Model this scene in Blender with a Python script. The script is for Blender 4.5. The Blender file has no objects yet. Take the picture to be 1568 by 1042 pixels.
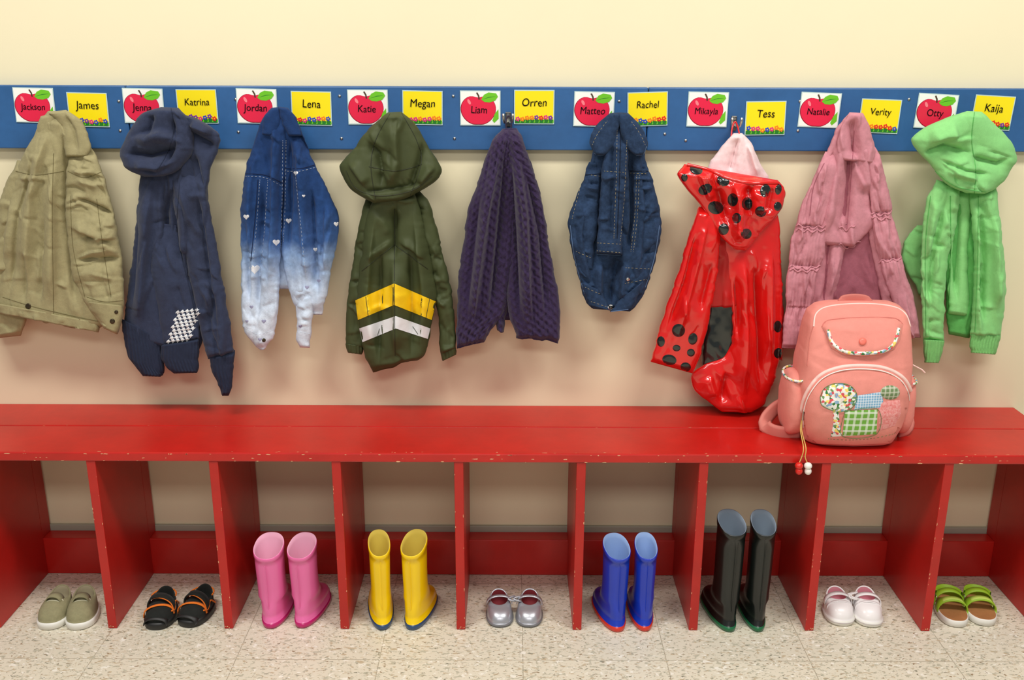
import bpy, math, random
import numpy as np
from mathutils import Matrix, Vector
from mathutils.bvhtree import BVHTree
random.seed(3)
scene=bpy.context.scene
scene.view_settings.view_transform='Standard'
scene.view_settings.look='None'

# ------------------------------------------------------------------ camera
F=1501.0; CX=784.0; CY=520.65
PITCH=math.radians(17.07); ROLL=math.radians(0.2)
CAM=Vector((0,-2.187,1.262))
RM=Matrix.Rotation(math.pi/2-PITCH,3,'X')@Matrix.Rotation(ROLL,3,'Z')
RN=np.array(RM)
cd=bpy.data.cameras.new('camera'); cam=bpy.data.objects.new('camera',cd)
scene.collection.objects.link(cam)
cam.matrix_world=Matrix.Translation(CAM)@RM.to_4x4()
cd.sensor_width=36; cd.lens=36*F/1568.0; cd.clip_start=.05
scene.camera=cam
# measurement helpers: where a sight line meets a real plane
def ray(px,py): return (RM@Vector(((px-CX)/F,-(py-CY)/F,-1)))
def PY(px,py,Y):
    d=ray(px,py); t=(Y-CAM.y)/d.y; return CAM+d*t
def PZ(px,py,Z):
    d=ray(px,py); t=(Z-CAM.z)/d.z; return CAM+d*t
def unproj(px,py,Y):
    v=np.stack([(px-CX)/F,-(py-CY)/F,-np.ones_like(px)],-1)
    d=v@RN.T
    t=(Y-CAM.y)/d[...,1]
    return np.array(CAM)+d*t[...,None]

# ------------------------------------------------------------------ materials
def lin(c):
    o=[]
    for x in c[:3]:
        x=x/255.0
        o.append(x/12.92 if x<=.04045 else ((x+.055)/1.055)**2.4)
    return (*o,1)
def newmat(name):
    m=bpy.data.materials.new(name); m.use_nodes=True
    nt=m.node_tree; b=nt.nodes['Principled BSDF']; return m,nt,b
def mat(name,col,rough=.6,bumps=(),mottle=0.0,msc=8,coat=0,metal=0,sheen=0,col2=None,stretch=(1,1,1),spec=.5):
    m,nt,b=newmat(name); N=nt.nodes; L=nt.links
    b.inputs['Roughness'].default_value=rough
    b.inputs['Metallic'].default_value=metal
    b.inputs['Coat Weight'].default_value=coat
    b.inputs['Coat Roughness'].default_value=.05
    b.inputs['Sheen Weight'].default_value=sheen
    b.inputs['Specular IOR Level'].default_value=spec
    b.inputs['Base Color'].default_value=lin(col)
    tc=N.new('ShaderNodeTexCoord')
    if mottle>0 or col2:
        n=N.new('ShaderNodeTexNoise'); n.inputs['Scale'].default_value=msc; n.inputs['Detail'].default_value=8
        n.inputs['Roughness'].default_value=.7
        L.new(tc.outputs['Object'],n.inputs['Vector'])
        r=N.new('ShaderNodeMix'); r.data_type='RGBA'
        c1=lin(col); 
        c2=lin(col2) if col2 else tuple(min(1,x*(1+mottle)) for x in c1[:3])+(1,)
        c0=c1 if col2 else tuple(x*(1-mottle) for x in c1[:3])+(1,)
        mr=N.new('ShaderNodeMapRange'); mr.inputs[1].default_value=.3; mr.inputs[2].default_value=.7
        L.new(n.outputs['Fac'],mr.inputs[0]); L.new(mr.outputs[0],r.inputs[0])
        r.inputs[6].default_value=c0; r.inputs[7].default_value=c2
        L.new(r.outputs[2],b.inputs['Base Color'])
    prev=None
    for (sc,st,dist) in bumps:
        n=N.new('ShaderNodeTexNoise'); n.inputs['Scale'].default_value=sc; n.inputs['Detail'].default_value=4
        mp=N.new('ShaderNodeMapping'); mp.inputs['Scale'].default_value=stretch
        L.new(tc.outputs['Object'],mp.inputs[0]); L.new(mp.outputs[0],n.inputs['Vector'])
        bp=N.new('ShaderNodeBump'); bp.inputs['Strength'].default_value=st; bp.inputs['Distance'].default_value=dist
        L.new(n.outputs['Fac'],bp.inputs['Height'])
        if prev: L.new(prev.outputs[0],bp.inputs['Normal'])
        prev=bp
    if prev: L.new(prev.outputs[0],b.inputs['Normal'])
    return m
def fabric(name,col,rough=.92,weave=.35,wr=.5,mottle=.12,sheen=.05,msc=90,st=(1,1,.5)):
    return mat(name,col,rough,[(700,weave*1.3,.001),(34,wr*.3,.003),(130,wr*.6,.0012)],mottle,msc,sheen=sheen,stretch=st,spec=.15)

# ------------------------------------------------------------------ mesh utils
def link(o,parent=None):
    scene.collection.objects.link(o)
    if parent is not None: o.parent=parent
    return o
def mkmesh(name,V,Fc,mats,parent=None,smooth=True,mi=None):
    me=bpy.data.meshes.new(name); me.from_pydata([tuple(v) for v in V],[],[tuple(f) for f in Fc])
    if not isinstance(mats,(list,tuple)): mats=[mats]
    for m in mats: me.materials.append(m)
    if mi is not None: me.polygons.foreach_set('material_index',mi)
    if smooth: me.polygons.foreach_set('use_smooth',[True]*len(me.polygons))
    me.update()
    return link(bpy.data.objects.new(name,me),parent)
def empty(name,loc=(0,0,0)):
    e=bpy.data.objects.new(name,None); e.empty_display_size=.05; e.location=loc; link(e); return e
def box(name,x0,x1,y0,y1,z0,z1,m,parent=None,bev=.002):
    V=[(x,y,z) for z in (z0,z1) for y in (y0,y1) for x in (x0,x1)]
    Fc=[(0,2,3,1),(4,5,7,6),(0,1,5,4),(2,6,7,3),(0,4,6,2),(1,3,7,5)]
    o=mkmesh(name,V,Fc,m,parent,False)
    if bev:
        b=o.modifiers.new('bevel','BEVEL'); b.width=bev; b.segments=2
    return o
def vnoise(x,y,seed=0):
    xi=np.floor(x); yi=np.floor(y); xf=x-xi; yf=y-yi
    xf=xf*xf*(3-2*xf); yf=yf*yf*(3-2*yf)
    def h(a,b):
        n=np.sin(a*127.1+b*311.7+seed*74.7)*43758.5453; return n-np.floor(n)
    a=h(xi,yi); b=h(xi+1,yi); c=h(xi,yi+1); d=h(xi+1,yi+1)
    return ((a*(1-xf)+b*xf)*(1-yf)+(c*(1-xf)+d*xf)*yf)*2-1
FA=1.4
def foldfield(px,py,folds):
    D=np.zeros_like(px)
    for fi,f in enumerate(folds):
        w,a=f[0],f[1]*FA; pts=[(f[i],f[i+1]) for i in range(2,len(f),2)]
        tot=sum(math.dist(pts[i],pts[i+1]) for i in range(len(pts)-1)); acc=0
        best=np.full_like(px,1e9); T=np.zeros_like(px); SG=np.ones_like(px)
        for i in range(len(pts)-1):
            (x0,y0),(x1,y1)=pts[i],pts[i+1]; l=math.dist(pts[i],pts[i+1])
            t=np.clip(((px-x0)*(x1-x0)+(py-y0)*(y1-y0))/(l*l),0,1)
            d=np.hypot(px-(x0+t*(x1-x0)),py-(y0+t*(y1-y0)))
            cr=((px-x0)*(y1-y0)-(py-y0)*(x1-x0))/l
            k=d<best; best=np.where(k,d,best); T=np.where(k,(acc+t*l)/tot,T); SG=np.where(k,np.clip(cr/3,-1,1),SG); acc+=l
        tp=np.clip(np.minimum(T,1-T)/.25,0,1); tp=.1+.9*tp*tp*(3-2*tp)
        side=SG*(1 if fi%2 else -1)
        ww=w*(1.05+.55*side)
        prof=np.exp(-(best/ww)**2) if a>0 else np.exp(-np.abs(best)/ww*1.1)
        D+=a*prof*tp
    return D
def interp_rows(rows,n):
    a=np.array(rows,float); mx=(a[:,0]+a[:,2])/2; my=(a[:,1]+a[:,3])/2
    s=np.concatenate([[0],np.cumsum(np.maximum(np.hypot(np.diff(mx),np.diff(my)),2))])
    tan=np.gradient(a,s,axis=0)
    S=np.linspace(0,s[-1],n); i=np.clip(np.searchsorted(s,S,side='right')-1,0,len(s)-2)
    h=(s[i+1]-s[i]); t=(S-s[i])/h; h=h[:,None]; t=t[:,None]
    h00=2*t**3-3*t**2+1; h10=t**3-2*t**2+t; h01=-2*t**3+3*t**2; h11=t**3-t**2
    return h00*a[i]+h10*h*tan[i]+h01*a[i+1]+h11*h*tan[i+1], S, s[-1]

class G:
    def __init__(s,name): s.e=empty(name); s.V=[]; s.F=[]; s.bvh=None
    def add(s,V,Fc):
        o=len(s.V); s.V+= [tuple(v) for v in V]; s.F+=[tuple(i+o for i in f) for f in Fc]; s.bvh=None
    def hit(s,px,py):
        if s.bvh is None: s.bvh=BVHTree.FromPolygons(s.V,s.F)
        d=ray(px,py).normalized()
        l,n,_,_=s.bvh.ray_cast(CAM,d); return l,n,d

def piece(g,name,rows,m,Y=-.06,th=.03,tb=None,p=.45,folds=(),wr=.003,wsc=(16,45),seed=1,rf=None,
          res=2.0,wob=1.2,cap=(.06,.02),ribs=None,disp=None,hem=0):
    rows=[tuple(r)+(1.0,)*(5-len(r)) for r in rows]
    rows=[(r[0],r[1],r[2],r[3],r[4]) for r in rows]
    if tb is None: tb=th*.7
    a0=np.array(rows); wmax=np.max(np.abs(a0[:,2]-a0[:,0]))
    length=sum(math.hypot((a0[i+1,0]+a0[i+1,2]-a0[i,0]-a0[i,2])/2,(a0[i+1,1]+a0[i+1,3]-a0[i,1]-a0[i,3])/2) for i in range(len(a0)-1))
    if ribs: res=min(res,ribs/4.0)
    nv=max(8,int(length/res)); nf=max(16,int(wmax*1.35/res)); nb=max(8,nf//3)
    A,S,tot=interp_rows(rows,nv)
    w1=wob*vnoise(S/14,S*0+3,seed)+wob*.6*vnoise(S/5,S*0+9,seed); w2=wob*vnoise(S/14,S*0+5,seed+1)+wob*.6*vnoise(S/5,S*0+7,seed)
    A[:,0]+=w1; A[:,2]+=w2
    th_f=np.linspace(0,math.pi,nf); th_b=np.linspace(math.pi,2*math.pi,nb+2)[1:-1]
    TH=np.concatenate([th_f,th_b]); u=-np.cos(TH); sn=np.sin(TH)
    mx=(A[:,0]+A[:,2])/2; my=(A[:,1]+A[:,3])/2; hx=(A[:,2]-A[:,0])/2; hy=(A[:,3]-A[:,1])/2
    px=mx[:,None]+hx[:,None]*u; py=my[:,None]+hy[:,None]*u
    if hem: py=py+hem*np.clip((S/tot-.7)/.3,0,1)[:,None]*vnoise(px/14,px*0,seed+4)
    f=S/tot
    e=np.ones_like(f)
    if cap[0]>0: e*=np.sqrt(np.clip(f/cap[0],.06,1))
    if cap[1]>0: e*=np.sqrt(np.clip((1-f)/cap[1],.3,1))
    e=e*A[:,4]
    front=(sn>=-1e-9)
    prof=np.where(front,np.abs(sn)**p,-np.abs(sn)**.7*(tb/th))
    base=Y-th*e[:,None]*prof
    P=unproj(px,py,base)
    fl=list(folds)
    if rf:
        rr=random.Random(seed*7+1)
        for spec in (rf if isinstance(rf,list) else [rf]):
            n,ang,spr,ln,w,a=spec
            for _ in range(n):
                i=rr.randrange(nv); uu=rr.uniform(-.8,.8); x=mx[i]+hx[i]*uu; y=my[i]+hy[i]*uu
                an=math.radians(ang+rr.uniform(-spr,spr)); l=ln*rr.uniform(.5,1.2)/2; bend=rr.uniform(-.25,.25)*l
                fl.append((w*rr.uniform(.6,1.3),a*.62*rr.uniform(.4,1.2)*rr.choice([1,1,-1,-1]),x-math.cos(an)*l,y-math.sin(an)*l,x+math.sin(an)*bend,y-math.cos(an)*bend,x+math.cos(an)*l,y+math.sin(an)*l))
    D=foldfield(px,py,fl)
    wx=px+9*vnoise(px/40,py/40,seed+8); wy=py+9*vnoise(px/37,py/43,seed+9)
    nz=vnoise(wx/wsc[0]*.8,wy/wsc[1]*.8,seed)
    D+=wr*nz*.75
    D-=wr*.6*np.exp(-np.abs(vnoise(wx/wsc[0]*.9,wy/wsc[1]*.9,seed+5))*9)*np.clip(.5+vnoise(px/30,py/30,seed+6),0,1)
    D+=wr*.18*vnoise(wx/wsc[0]*2.7,wy/wsc[1]*2.5,seed+7)
    if disp is not None: D+=disp(px,py,u[None,:]*np.ones_like(px),hx[:,None]*np.ones_like(px),S[:,None]*np.ones_like(px))
    if ribs:
        xx=u[None,:]*np.abs(hx[:,None])
        D+=.0011*np.sin(2*math.pi*xx/ribs)
    D*=np.where(front,np.abs(sn)**.4,0)*np.sqrt(np.clip(e,.1,1))[:,None]
    P[...,1]-=D
    # fabric rests against the wall and rail
    lim=np.where(P[...,2]>1.015,-.027,-.007)
    P[...,1]=np.minimum(P[...,1],lim)
    nt=len(TH); V=P.reshape(-1,3).tolist(); Fc=[]
    for i in range(nv-1):
        for j in range(nt):
            k=(j+1)%nt
            Fc.append((i*nt+j,(i+1)*nt+j,(i+1)*nt+k,i*nt+k))
    c0=P[0].mean(0); c1=P[-1].mean(0); c1[2]+=.008
    V.append(c0.tolist()); V.append(c1.tolist()); a=len(V)-2
    for j in range(nt):
        k=(j+1)%nt; Fc.append((a,j,k)); Fc.append((a+1,(nv-1)*nt+k,(nv-1)*nt+j))
    mkmesh(name,V,Fc,m,g.e); g.add(V,Fc)

def patch(g,name,poly,m,off=.0012,bulge=0,n=5,step=4,pw=.5):
    pts=[]
    for i in range(len(poly)):
        a=poly[i]; b=poly[(i+1)%len(poly)]; k=max(1,int(math.dist(a,b)/step))
        for j in range(k): pts.append((a[0]+(b[0]-a[0])*j/k,a[1]+(b[1]-a[1])*j/k))
    cx=sum(p[0] for p in pts)/len(pts); cy=sum(p[1] for p in pts)/len(pts)
    V=[];ok=[];Fc=[];N=len(pts)
    for r in range(n+1):
        sc=1-r/n if r<n else 0
        for p in (pts if r<n else [(cx,cy)]):
            l,nn,d=g.hit(cx+(p[0]-cx)*sc,cy+(p[1]-cy)*sc)
            if l is None: V.append((0,0,0)); ok.append(False)
            else:
                V.append(tuple(l-d*(off*(1 if r else .3)+bulge*(1-sc**3)**pw*(0 if r==0 else 1)))); ok.append(True)
    def good(f):
        if not all(ok[i] for i in f): return False
        ys=[V[i][1] for i in f]; return max(ys)-min(ys)<.022
    for r in range(n-1):
        for j in range(N):
            k=(j+1)%N; f=(r*N+j,r*N+k,(r+1)*N+k,(r+1)*N+j)
            if good(f): Fc.append(f)
    for j in range(N):
        f=((n-1)*N+j,(n-1)*N+(j+1)%N,n*N)
        if good(f): Fc.append(f)
    if not Fc: return
    used=sorted({i for f in Fc for i in f}); mp={o:i for i,o in enumerate(used)}
    return mkmesh(name,[V[i] for i in used],[tuple(mp[i] for i in f) for f in Fc],m,g.e)
def quadpatch(g,name,q,m,off=.0015,step=3):
    nu=max(2,int(max(math.dist(q[0],q[1]),math.dist(q[3],q[2]))/step)); nv=max(2,int(max(math.dist(q[0],q[3]),math.dist(q[1],q[2]))/step))
    V=[];ok=[];Fc=[]
    for i in range(nv+1):
        for j in range(nu+1):
            s=j/nu;t=i/nv
            x=(q[0][0]*(1-s)+q[1][0]*s)*(1-t)+(q[3][0]*(1-s)+q[2][0]*s)*t
            y=(q[0][1]*(1-s)+q[1][1]*s)*(1-t)+(q[3][1]*(1-s)+q[2][1]*s)*t
            l,n,d=g.hit(x,y); ok.append(l is not None); V.append(tuple(l-d*off) if l is not None else (0,0,0))
    for i in range(nv):
        for j in range(nu):
            a=i*(nu+1)+j; f=(a,a+nu+1,a+nu+2,a+1)
            if all(ok[k] for k in f): Fc.append(f)
    if not Fc: return
    used=sorted({i for f in Fc for i in f}); mp={o:i for i,o in enumerate(used)}
    return mkmesh(name,[V[i] for i in used],[tuple(mp[i] for i in f) for f in Fc],m,g.e)
def curveobj(name,splines,m,r,parent,cyc=False,res=2):
    cu=bpy.data.curves.new(name,'CURVE'); cu.dimensions='3D'; cu.bevel_depth=r; cu.bevel_resolution=res; cu.use_fill_caps=True
    for sp in splines:
        if len(sp)<2: continue
        s=cu.splines.new('POLY'); s.points.add(len(sp)-1)
        for i,p in enumerate(sp): s.points[i].co=(p[0],p[1],p[2],1)
        s.use_cyclic_u=cyc; s.use_smooth=True
    cu.materials.append(m)
    return link(bpy.data.objects.new(name,cu),parent)
def smoothpts(pts,step=2.5):
    out=[]
    P=[pts[0]]+list(pts)+[pts[-1]]
    for i in range(1,len(P)-2):
        p0,p1,p2,p3=[np.array(q,float) for q in P[i-1:i+3]]
        n=max(2,int(np.linalg.norm(p2-p1)/step))
        for j in range(n):
            t=j/n; out.append(tuple(.5*((2*p1)+(-p0+p2)*t+(2*p0-5*p1+4*p2-p3)*t*t+(-p0+3*p1-3*p2+p3)*t**3)))
    out.append(tuple(pts[-1])); return out
def line(g,name,pts,m,r=.0007,dash=False,off=.0004,wav=0):  # seam lines use darker colours, so shading along seams is painted in
    P=smoothpts(pts,1.3 if dash else 2.5); sp=[];cur=[];i=0
    for q in P:
        i+=1
        if dash and i%4==0:
            if len(cur)>1: sp.append(cur)
            cur=[]; continue
        ox=wav*math.sin(i*1.3)*random.uniform(.6,1.3)
        l,n,d=g.hit(q[0],q[1]+ox)
        if l is None or (cur and (Vector(cur[-1])-l).length>.015):
            if len(cur)>1: sp.append(cur)
            cur=[] if l is None else [tuple(l-d*off)]; continue
        cur.append(tuple(l-d*off))
    if len(cur)>1: sp.append(cur)
    if sp: return curveobj(name,sp,m,r,g.e)
def ell(x,y,rx,ry=None,rot=0,n=16):
    ry=ry or rx; c,s=math.cos(rot),math.sin(rot)
    return [(x+rx*math.cos(t)*c-ry*math.sin(t)*s, y+rx*math.cos(t)*s+ry*math.sin(t)*c) for t in [2*math.pi*i/n for i in range(n)]]
def heart(x,y,r,n=24):
    o=[]
    for i in range(n):
        t=2*math.pi*i/n
        o.append((x+r*(16*math.sin(t)**3)/16,y-r*(13*math.cos(t)-5*math.cos(2*t)-2*math.cos(3*t)-math.cos(4*t))/16))
    return o

# ------------------------------------------------------------------ room
m_wall=mat('cream_wall_paint',(236,226,193),.45,[(260,.12,.0006)],.015,3,spec=.3)
box('wall_back',-3.2,3.2,0,.12,0,2.75,m_wall,None,0)
# floor
m,nt,b=newmat('speckled_vinyl_tile'); N=nt.nodes;L=nt.links
tc=N.new('ShaderNodeTexCoord')
mp=N.new('ShaderNodeMapping'); mp.inputs['Location'].default_value=(-.0255+.305*20,.305*20+.09,0)
L.new(tc.outputs['Object'],mp.inputs[0])
br=N.new('ShaderNodeTexBrick'); br.offset=0; br.squash=1
br.inputs['Scale'].default_value=1; br.inputs['Brick Width'].default_value=.305; br.inputs['Row Height'].default_value=.305
br.inputs['Mortar Size'].default_value=.0010; br.inputs['Mortar Smooth'].default_value=.3; br.inputs['Bias'].default_value=0
br.inputs['Color1'].default_value=lin((224,217,198)); br.inputs['Color2'].default_value=lin((219,212,193)); br.inputs['Mortar'].default_value=lin((168,159,139))
L.new(mp.outputs[0],br.inputs['Vector'])
col=br.outputs['Color']
for sc,thr,cc,sx in ((130,.62,(188,184,164),(.6,1,1)),(160,.645,(194,178,150),(.5,1,1)),(95,.66,(238,234,222),(.7,1,1)),(190,.675,(142,140,122),(.45,1,1)),(170,.685,(152,132,106),(.5,1,1))):
    mm=N.new('ShaderNodeMapping'); mm.inputs['Scale'].default_value=sx; mm.inputs['Location'].default_value=(sc,sc*.3,0)
    L.new(tc.outputs['Object'],mm.inputs[0])
    nn=N.new('ShaderNodeTexNoise'); nn.inputs['Scale'].default_value=sc; nn.inputs['Detail'].default_value=2; nn.inputs['Distortion'].default_value=.6
    L.new(mm.outputs[0],nn.inputs['Vector'])
    mr=N.new('ShaderNodeMapRange'); mr.inputs[1].default_value=thr-.03; mr.inputs[2].default_value=thr; L.new(nn.outputs['Fac'],mr.inputs[0])
    mx=N.new('ShaderNodeMix'); mx.data_type='RGBA'; L.new(mr.outputs[0],mx.inputs[0]); L.new(col,mx.inputs[6]); mx.inputs[7].default_value=lin(cc)
    col=mx.outputs[2]
L.new(col,b.inputs['Base Color']); b.inputs['Roughness'].default_value=.34
box('floor',-3.2,3.2,-4.5,.12,-.05,0,m,None,0)

m_vinyl=mat('grey_green_vinyl_base',(168,172,154),.4)
box('baseboard_back',-3.2,3.2,-.008,0,0,.112,m_vinyl,None,.002)

# ------------------------------------------------------------------ rail
m_blue=mat('blue_rail_paint',(44,92,146),.42,[(60,.25,.001),(400,.1,.0004)],.12,14,stretch=(.15,1,1))
rail=empty('coat_rail')
ZT=1.164; ZB=1.030
for i,(a,bx) in enumerate(((-2.2,-.832),(-.830,.29),(.292,2.2))):
    box('board_%d'%(i+1),a,bx,-.021,-.0005,ZB,ZT,m_blue,rail,.0025)
m_metal=mat('brushed_metal',(190,190,188),.3,metal=1)
m_dark=mat('dark_metal',(120,118,115),.35,metal=1)
sc=[]
for (x,y) in ((182,155),(184,200),(361,152),(365,202),(520,147),(523,212),(694,147),(696,212),(948,155),(1018,205),(1222,200),(1050,215),(1392,152),(1225,155)):
    p=PY(x,y,-.021)
    V=[(p.x,-.0235,p.z)]+[(p.x+.0032*math.cos(t),-.0222,p.z+.0032*math.sin(t)) for t in [i*math.pi/6 for i in range(12)]]+[(p.x+.0034*math.cos(t),-.0208,p.z+.0034*math.sin(t)) for t in [i*math.pi/6 for i in range(12)]]
    Fc=[(0,1+i,1+(i+1)%12) for i in range(12)]+[(1+i,13+i,13+(i+1)%12,1+(i+1)%12) for i in range(12)]
    mkmesh('screw',V,Fc,m_metal,rail)

def hook(px,py):
    p=PY(px,py,-.03); e=empty('coat_hook')
    box('plate',p.x-.006,p.x+.006,-.0245,-.0213,p.z-.022,p.z+.010,m_dark,e,.002)
    for s in (-1,1):
        pts=[(p.x,-.024,p.z-.006),(p.x+s*.004,-.034,p.z-.012),(p.x+s*.008,-.046,p.z-.010),(p.x+s*.010,-.052,p.z+.002),(p.x+s*.010,-.050,p.z+.007)]
        curveobj('prong_%d'%(1 if s<0 else 2),[smoothpts(pts,.002)],m_metal,.0026,e,res=4)
    curveobj('pin',[[(p.x,-.0245,p.z+.004),(p.x,-.028,p.z+.004)]],m_metal,.003,e,res=4)
for x,y in ((86,181),(262,180),(426,178),(605,183),(778,179),(947,182),(1125,185),(1308,183),(1492,184)): hook(x,y)

# ------------------------------------------------------------------ name tags
m_white=mat('laminated_white',(245,246,240),.3,coat=.1)
m_yel=mat('laminated_yellow',(250,226,20),.3,coat=.1)
m_teal=mat('tag_border',(190,215,215),.25)
m_app=mat('apple_red_print',(228,34,72),.3)
m_app2=mat('apple_dark_print',(150,10,40),.3)
m_leaf=mat('leaf_green_print',(110,195,40),.3)
m_dleaf=mat('dark_green_print',(35,120,40),.3)
m_ink=mat('black_ink',(12,8,12),.6,spec=.1)
m_brown=mat('stem_brown_print',(70,45,20),.5)
m_gl=mat('apple_gleam_print',(245,130,140),.3)
m_fl=[mat('flower_%s_print'%n,c,.3) for n,c in (('red',(225,40,35)),('purple',(120,50,160)),('orange',(245,130,30)),('blue',(50,70,190)),('magenta',(220,50,130)))]
def textmesh(s,size,m,parent,y,z,shear=.08,x=0,sx=1):
    cu=bpy.data.curves.new('txt','FONT'); cu.body=s; cu.size=size; cu.align_x='CENTER'; cu.align_y='CENTER'; cu.shear=shear; cu.resolution_u=3
    o=bpy.data.objects.new('txt',cu); scene.collection.objects.link(o)
    bpy.context.view_layer.update()
    me=bpy.data.meshes.new_from_object(o.evaluated_get(bpy.context.evaluated_depsgraph_get()))
    bpy.data.objects.remove(o)
    me.materials.clear(); me.materials.append(m)
    for v in me.vertices:
        c=v.co.copy(); v.co=(c.x*sx+x,y,c.y+z+.0006*math.sin(c.x*260))
    t=bpy.data.objects.new('lettering',me); link(t,parent)
def flat(name,pts,y,m,parent):
    V=[(p[0],y,p[1]) for p in pts]; return mkmesh(name,V,[tuple(range(len(V)))],m,parent,False)
def tag(name,px,py,w,h,rot,kind,text):
    p=PY(px,py,-.0225); e=empty(kind,p); e.rotation_euler=(math.radians(random.uniform(-.5,.5)),math.radians(rot),0)
    hw=w/2;hh=h/2
    if kind=='apple_name_tag':
        box('card',-hw,hw,-.0006,.0006,-hh,hh,m_teal,e,0)
        flat('card_face',[(-hw+.0018,-hh+.0018),(hw-.0018,-hh+.0018),(hw-.0018,hh-.0018),(-hw+.0018,hh-.0018)],-.0009,m_white,e)
        ap=[]
        for i in range(40):
            t=2*math.pi*i/40; r=1-.10*math.exp(-((t-math.pi/2)/.35)**2)*2.2-.05*math.exp(-((t-1.5*math.pi)/.25)**2)
            ap.append((-.004+.037*r*math.cos(t)*(1+.06*math.sin(t)),-.003+.032*r*math.sin(t)))
        flat('apple_shade',[(a*1.03-.0003,b*1.03-.0004) for a,b in ap],-.0011,m_app2,e)
        flat('apple',ap,-.0013,m_app,e)
        flat('apple_gleam',ell(-.024,.013,.003,.006,.5),-.0015,m_gl,e)
        flat('leaf',[(.002,.018),(.008,.028),(.018,.033),(.034,.031),(.038,.024),(.032,.016),(.02,.012),(.009,.013)],-.0016,m_leaf,e)
        flat('leaf_vein',[(.003,.018),(.02,.0225),(.034,.0245),(.02,.0238)],-.0018,m_dleaf,e)
        flat('stem',[(-.004,.018),(-.001,.018),(-.002,.026),(-.006,.033),(-.009,.032),(-.005,.025)],-.0016,m_brown,e)
        flat('apple_side_leaf',[(.031,-.012),(.039,-.002),(.0395,-.022),(.030,-.031),(.026,-.026)],-.0014,m_leaf,e)
        textmesh(text,.0215 if len(text)<7 else .0195,m_ink,e,-.0022,-.004,x=-.003,sx=.88)
    else:
        box('card',-hw,hw,-.0006,.0006,-hh,hh,m_teal,e,0)
        flat('card_face',[(-hw+.002,-hh+.002),(hw-.002,-hh+.002),(hw-.002,hh-.002),(-hw+.002,hh-.002)],-.0009,m_yel,e)
        rr=random.Random(text)
        pts=[(-hw+.002,-hh+.002),(hw-.002,-hh+.002)]
        for i in range(16,-1,-1): pts.append((-hw+.002+(2*hw-.004)*i/16,-hh+.009+.004*(i%2)))
        flat('grass',pts,-.0011,m_dleaf,e)
        for i in range(8):
            x=-hw+.008+i*(2*hw-.016)/7; z=-hh+.0125+rr.uniform(-.0025,.003); mm=m_fl[rr.randrange(5)]
            po=[]
            for k in range(20):
                t=2*math.pi*k/20; r=.0046*(1+.22*math.cos(5*t)); po.append((x+r*math.cos(t),z+r*math.sin(t)))
            flat('flower_%d'%(i+1),po,-.0013-.00005*i,mm,e)
            flat('flower_eye_%d'%(i+1),ell(x,z,.0013),-.0019,m_yel,e)
            flat('leafblade_%d'%(i+1),[(x+.004,-hh+.003),(x+.0075,-hh+.004),(x+.0065,-hh+.011)],-.0012,m_leaf,e)
        textmesh(text,.0235 if len(text)<6 else .0205,m_ink,e,-.0022,.009,sx=.9)
AT=[(53,161,'Jackson',1),(220,162,'Jenna',1),(393.5,162.5,'Jordan',1),(563.5,164,'Katie',0),(735.5,165.5,'Liam',0),(909.5,167,'Matteo',1),(1083.5,167.5,'Mikayla',1),(1255,168.5,'Natalie',2),(1433.5,170.5,'Otty',3)]
YT=[(135,168,'James',1),(302,163,'Katrina',0),(477,166,'Lena',1),(647,165,'Megan',1),(818,164,'Orren',0),(991.5,167,'Rachel',-2),(1172,181,'Tess',-1),(1347,178,'Verity',2),(1520,172.5,'Kaija',3)]
for x,y,t,r in AT: tag('a',x,y,.087,.0735,r,'apple_name_tag',t)
for x,y,t,r in YT: tag('y',x,y,.0865,.072,r,'flower_name_tag',t)

# ------------------------------------------------------------------ bench
BZ=.428; YF=-.287
m_red=mat('red_bench_paint',(186,24,17),.38,[(30,.15,.001),(300,.1,.0004)],.12,10,coat=.1,stretch=(.12,1,1))
m_redv=mat('red_divider_paint',(180,25,18),.42,[(30,.15,.001),(300,.1,.0004)],.10,10,coat=.05,stretch=(1,1,.12))
m_chip=mat('chipped_paint_wood',(226,170,130),.7,mottle=.3,msc=300)
bench=empty('red_cubby_bench')
XR=1.196
box('top_plank_front',-1.9,XR,YF,-.139,BZ-.0205,BZ,m_red,bench,.003)
box('top_plank_back',-1.9,XR,-.1375,-.0005,BZ-.0205,BZ,m_red,bench,.003)
DX=[-1.149+.2593*k for k in range(10)]
for i,x in enumerate(DX):
    box('divider_%d'%(i+1),x-.0098,x+.0098,YF+.003,-.0505,0.0005,BZ-.0206,m_redv,bench,.0015)
    box('divider_back_%d'%(i+1),x-.0098,x+.0098,-.0505,-.0085,.098,BZ-.0206,m_redv,bench,.0)
box('toe_board',-1.9,XR-.002,-.050,-.0085,.0005,.097,m_red,bench,.002)
V=[];Fc=[]
rc=random.Random(11)
def chip(cx,cy,cz,ax,az,s,y_n=False):
    n=7; o=len(V)
    for i in range(n):
        t=2*math.pi*i/n; r=s*rc.uniform(.5,1.2)
        if y_n: V.append((cx+ax*r*math.cos(t),cy,cz+az*r*math.sin(t)))
        else: V.append((cx+ax*r*math.cos(t),cy+az*r*math.sin(t),cz))
    Fc.append(tuple(range(o,o+n)))
for i in range(110):
    x=rc.uniform(-1.2,XR-.01); s=rc.uniform(.0006,.0024)
    chip(x,YF-.0003,BZ-rc.choice([.0028,.003,.0185,.012]),rc.uniform(1,4),.7,s*.8,True)
for i in range(50):
    x=rc.uniform(-1.2,XR-.01); chip(x,YF+.004+rc.uniform(0,.004),BZ+.0002,rc.uniform(1,4),.7,rc.uniform(.0005,.0016))
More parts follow.
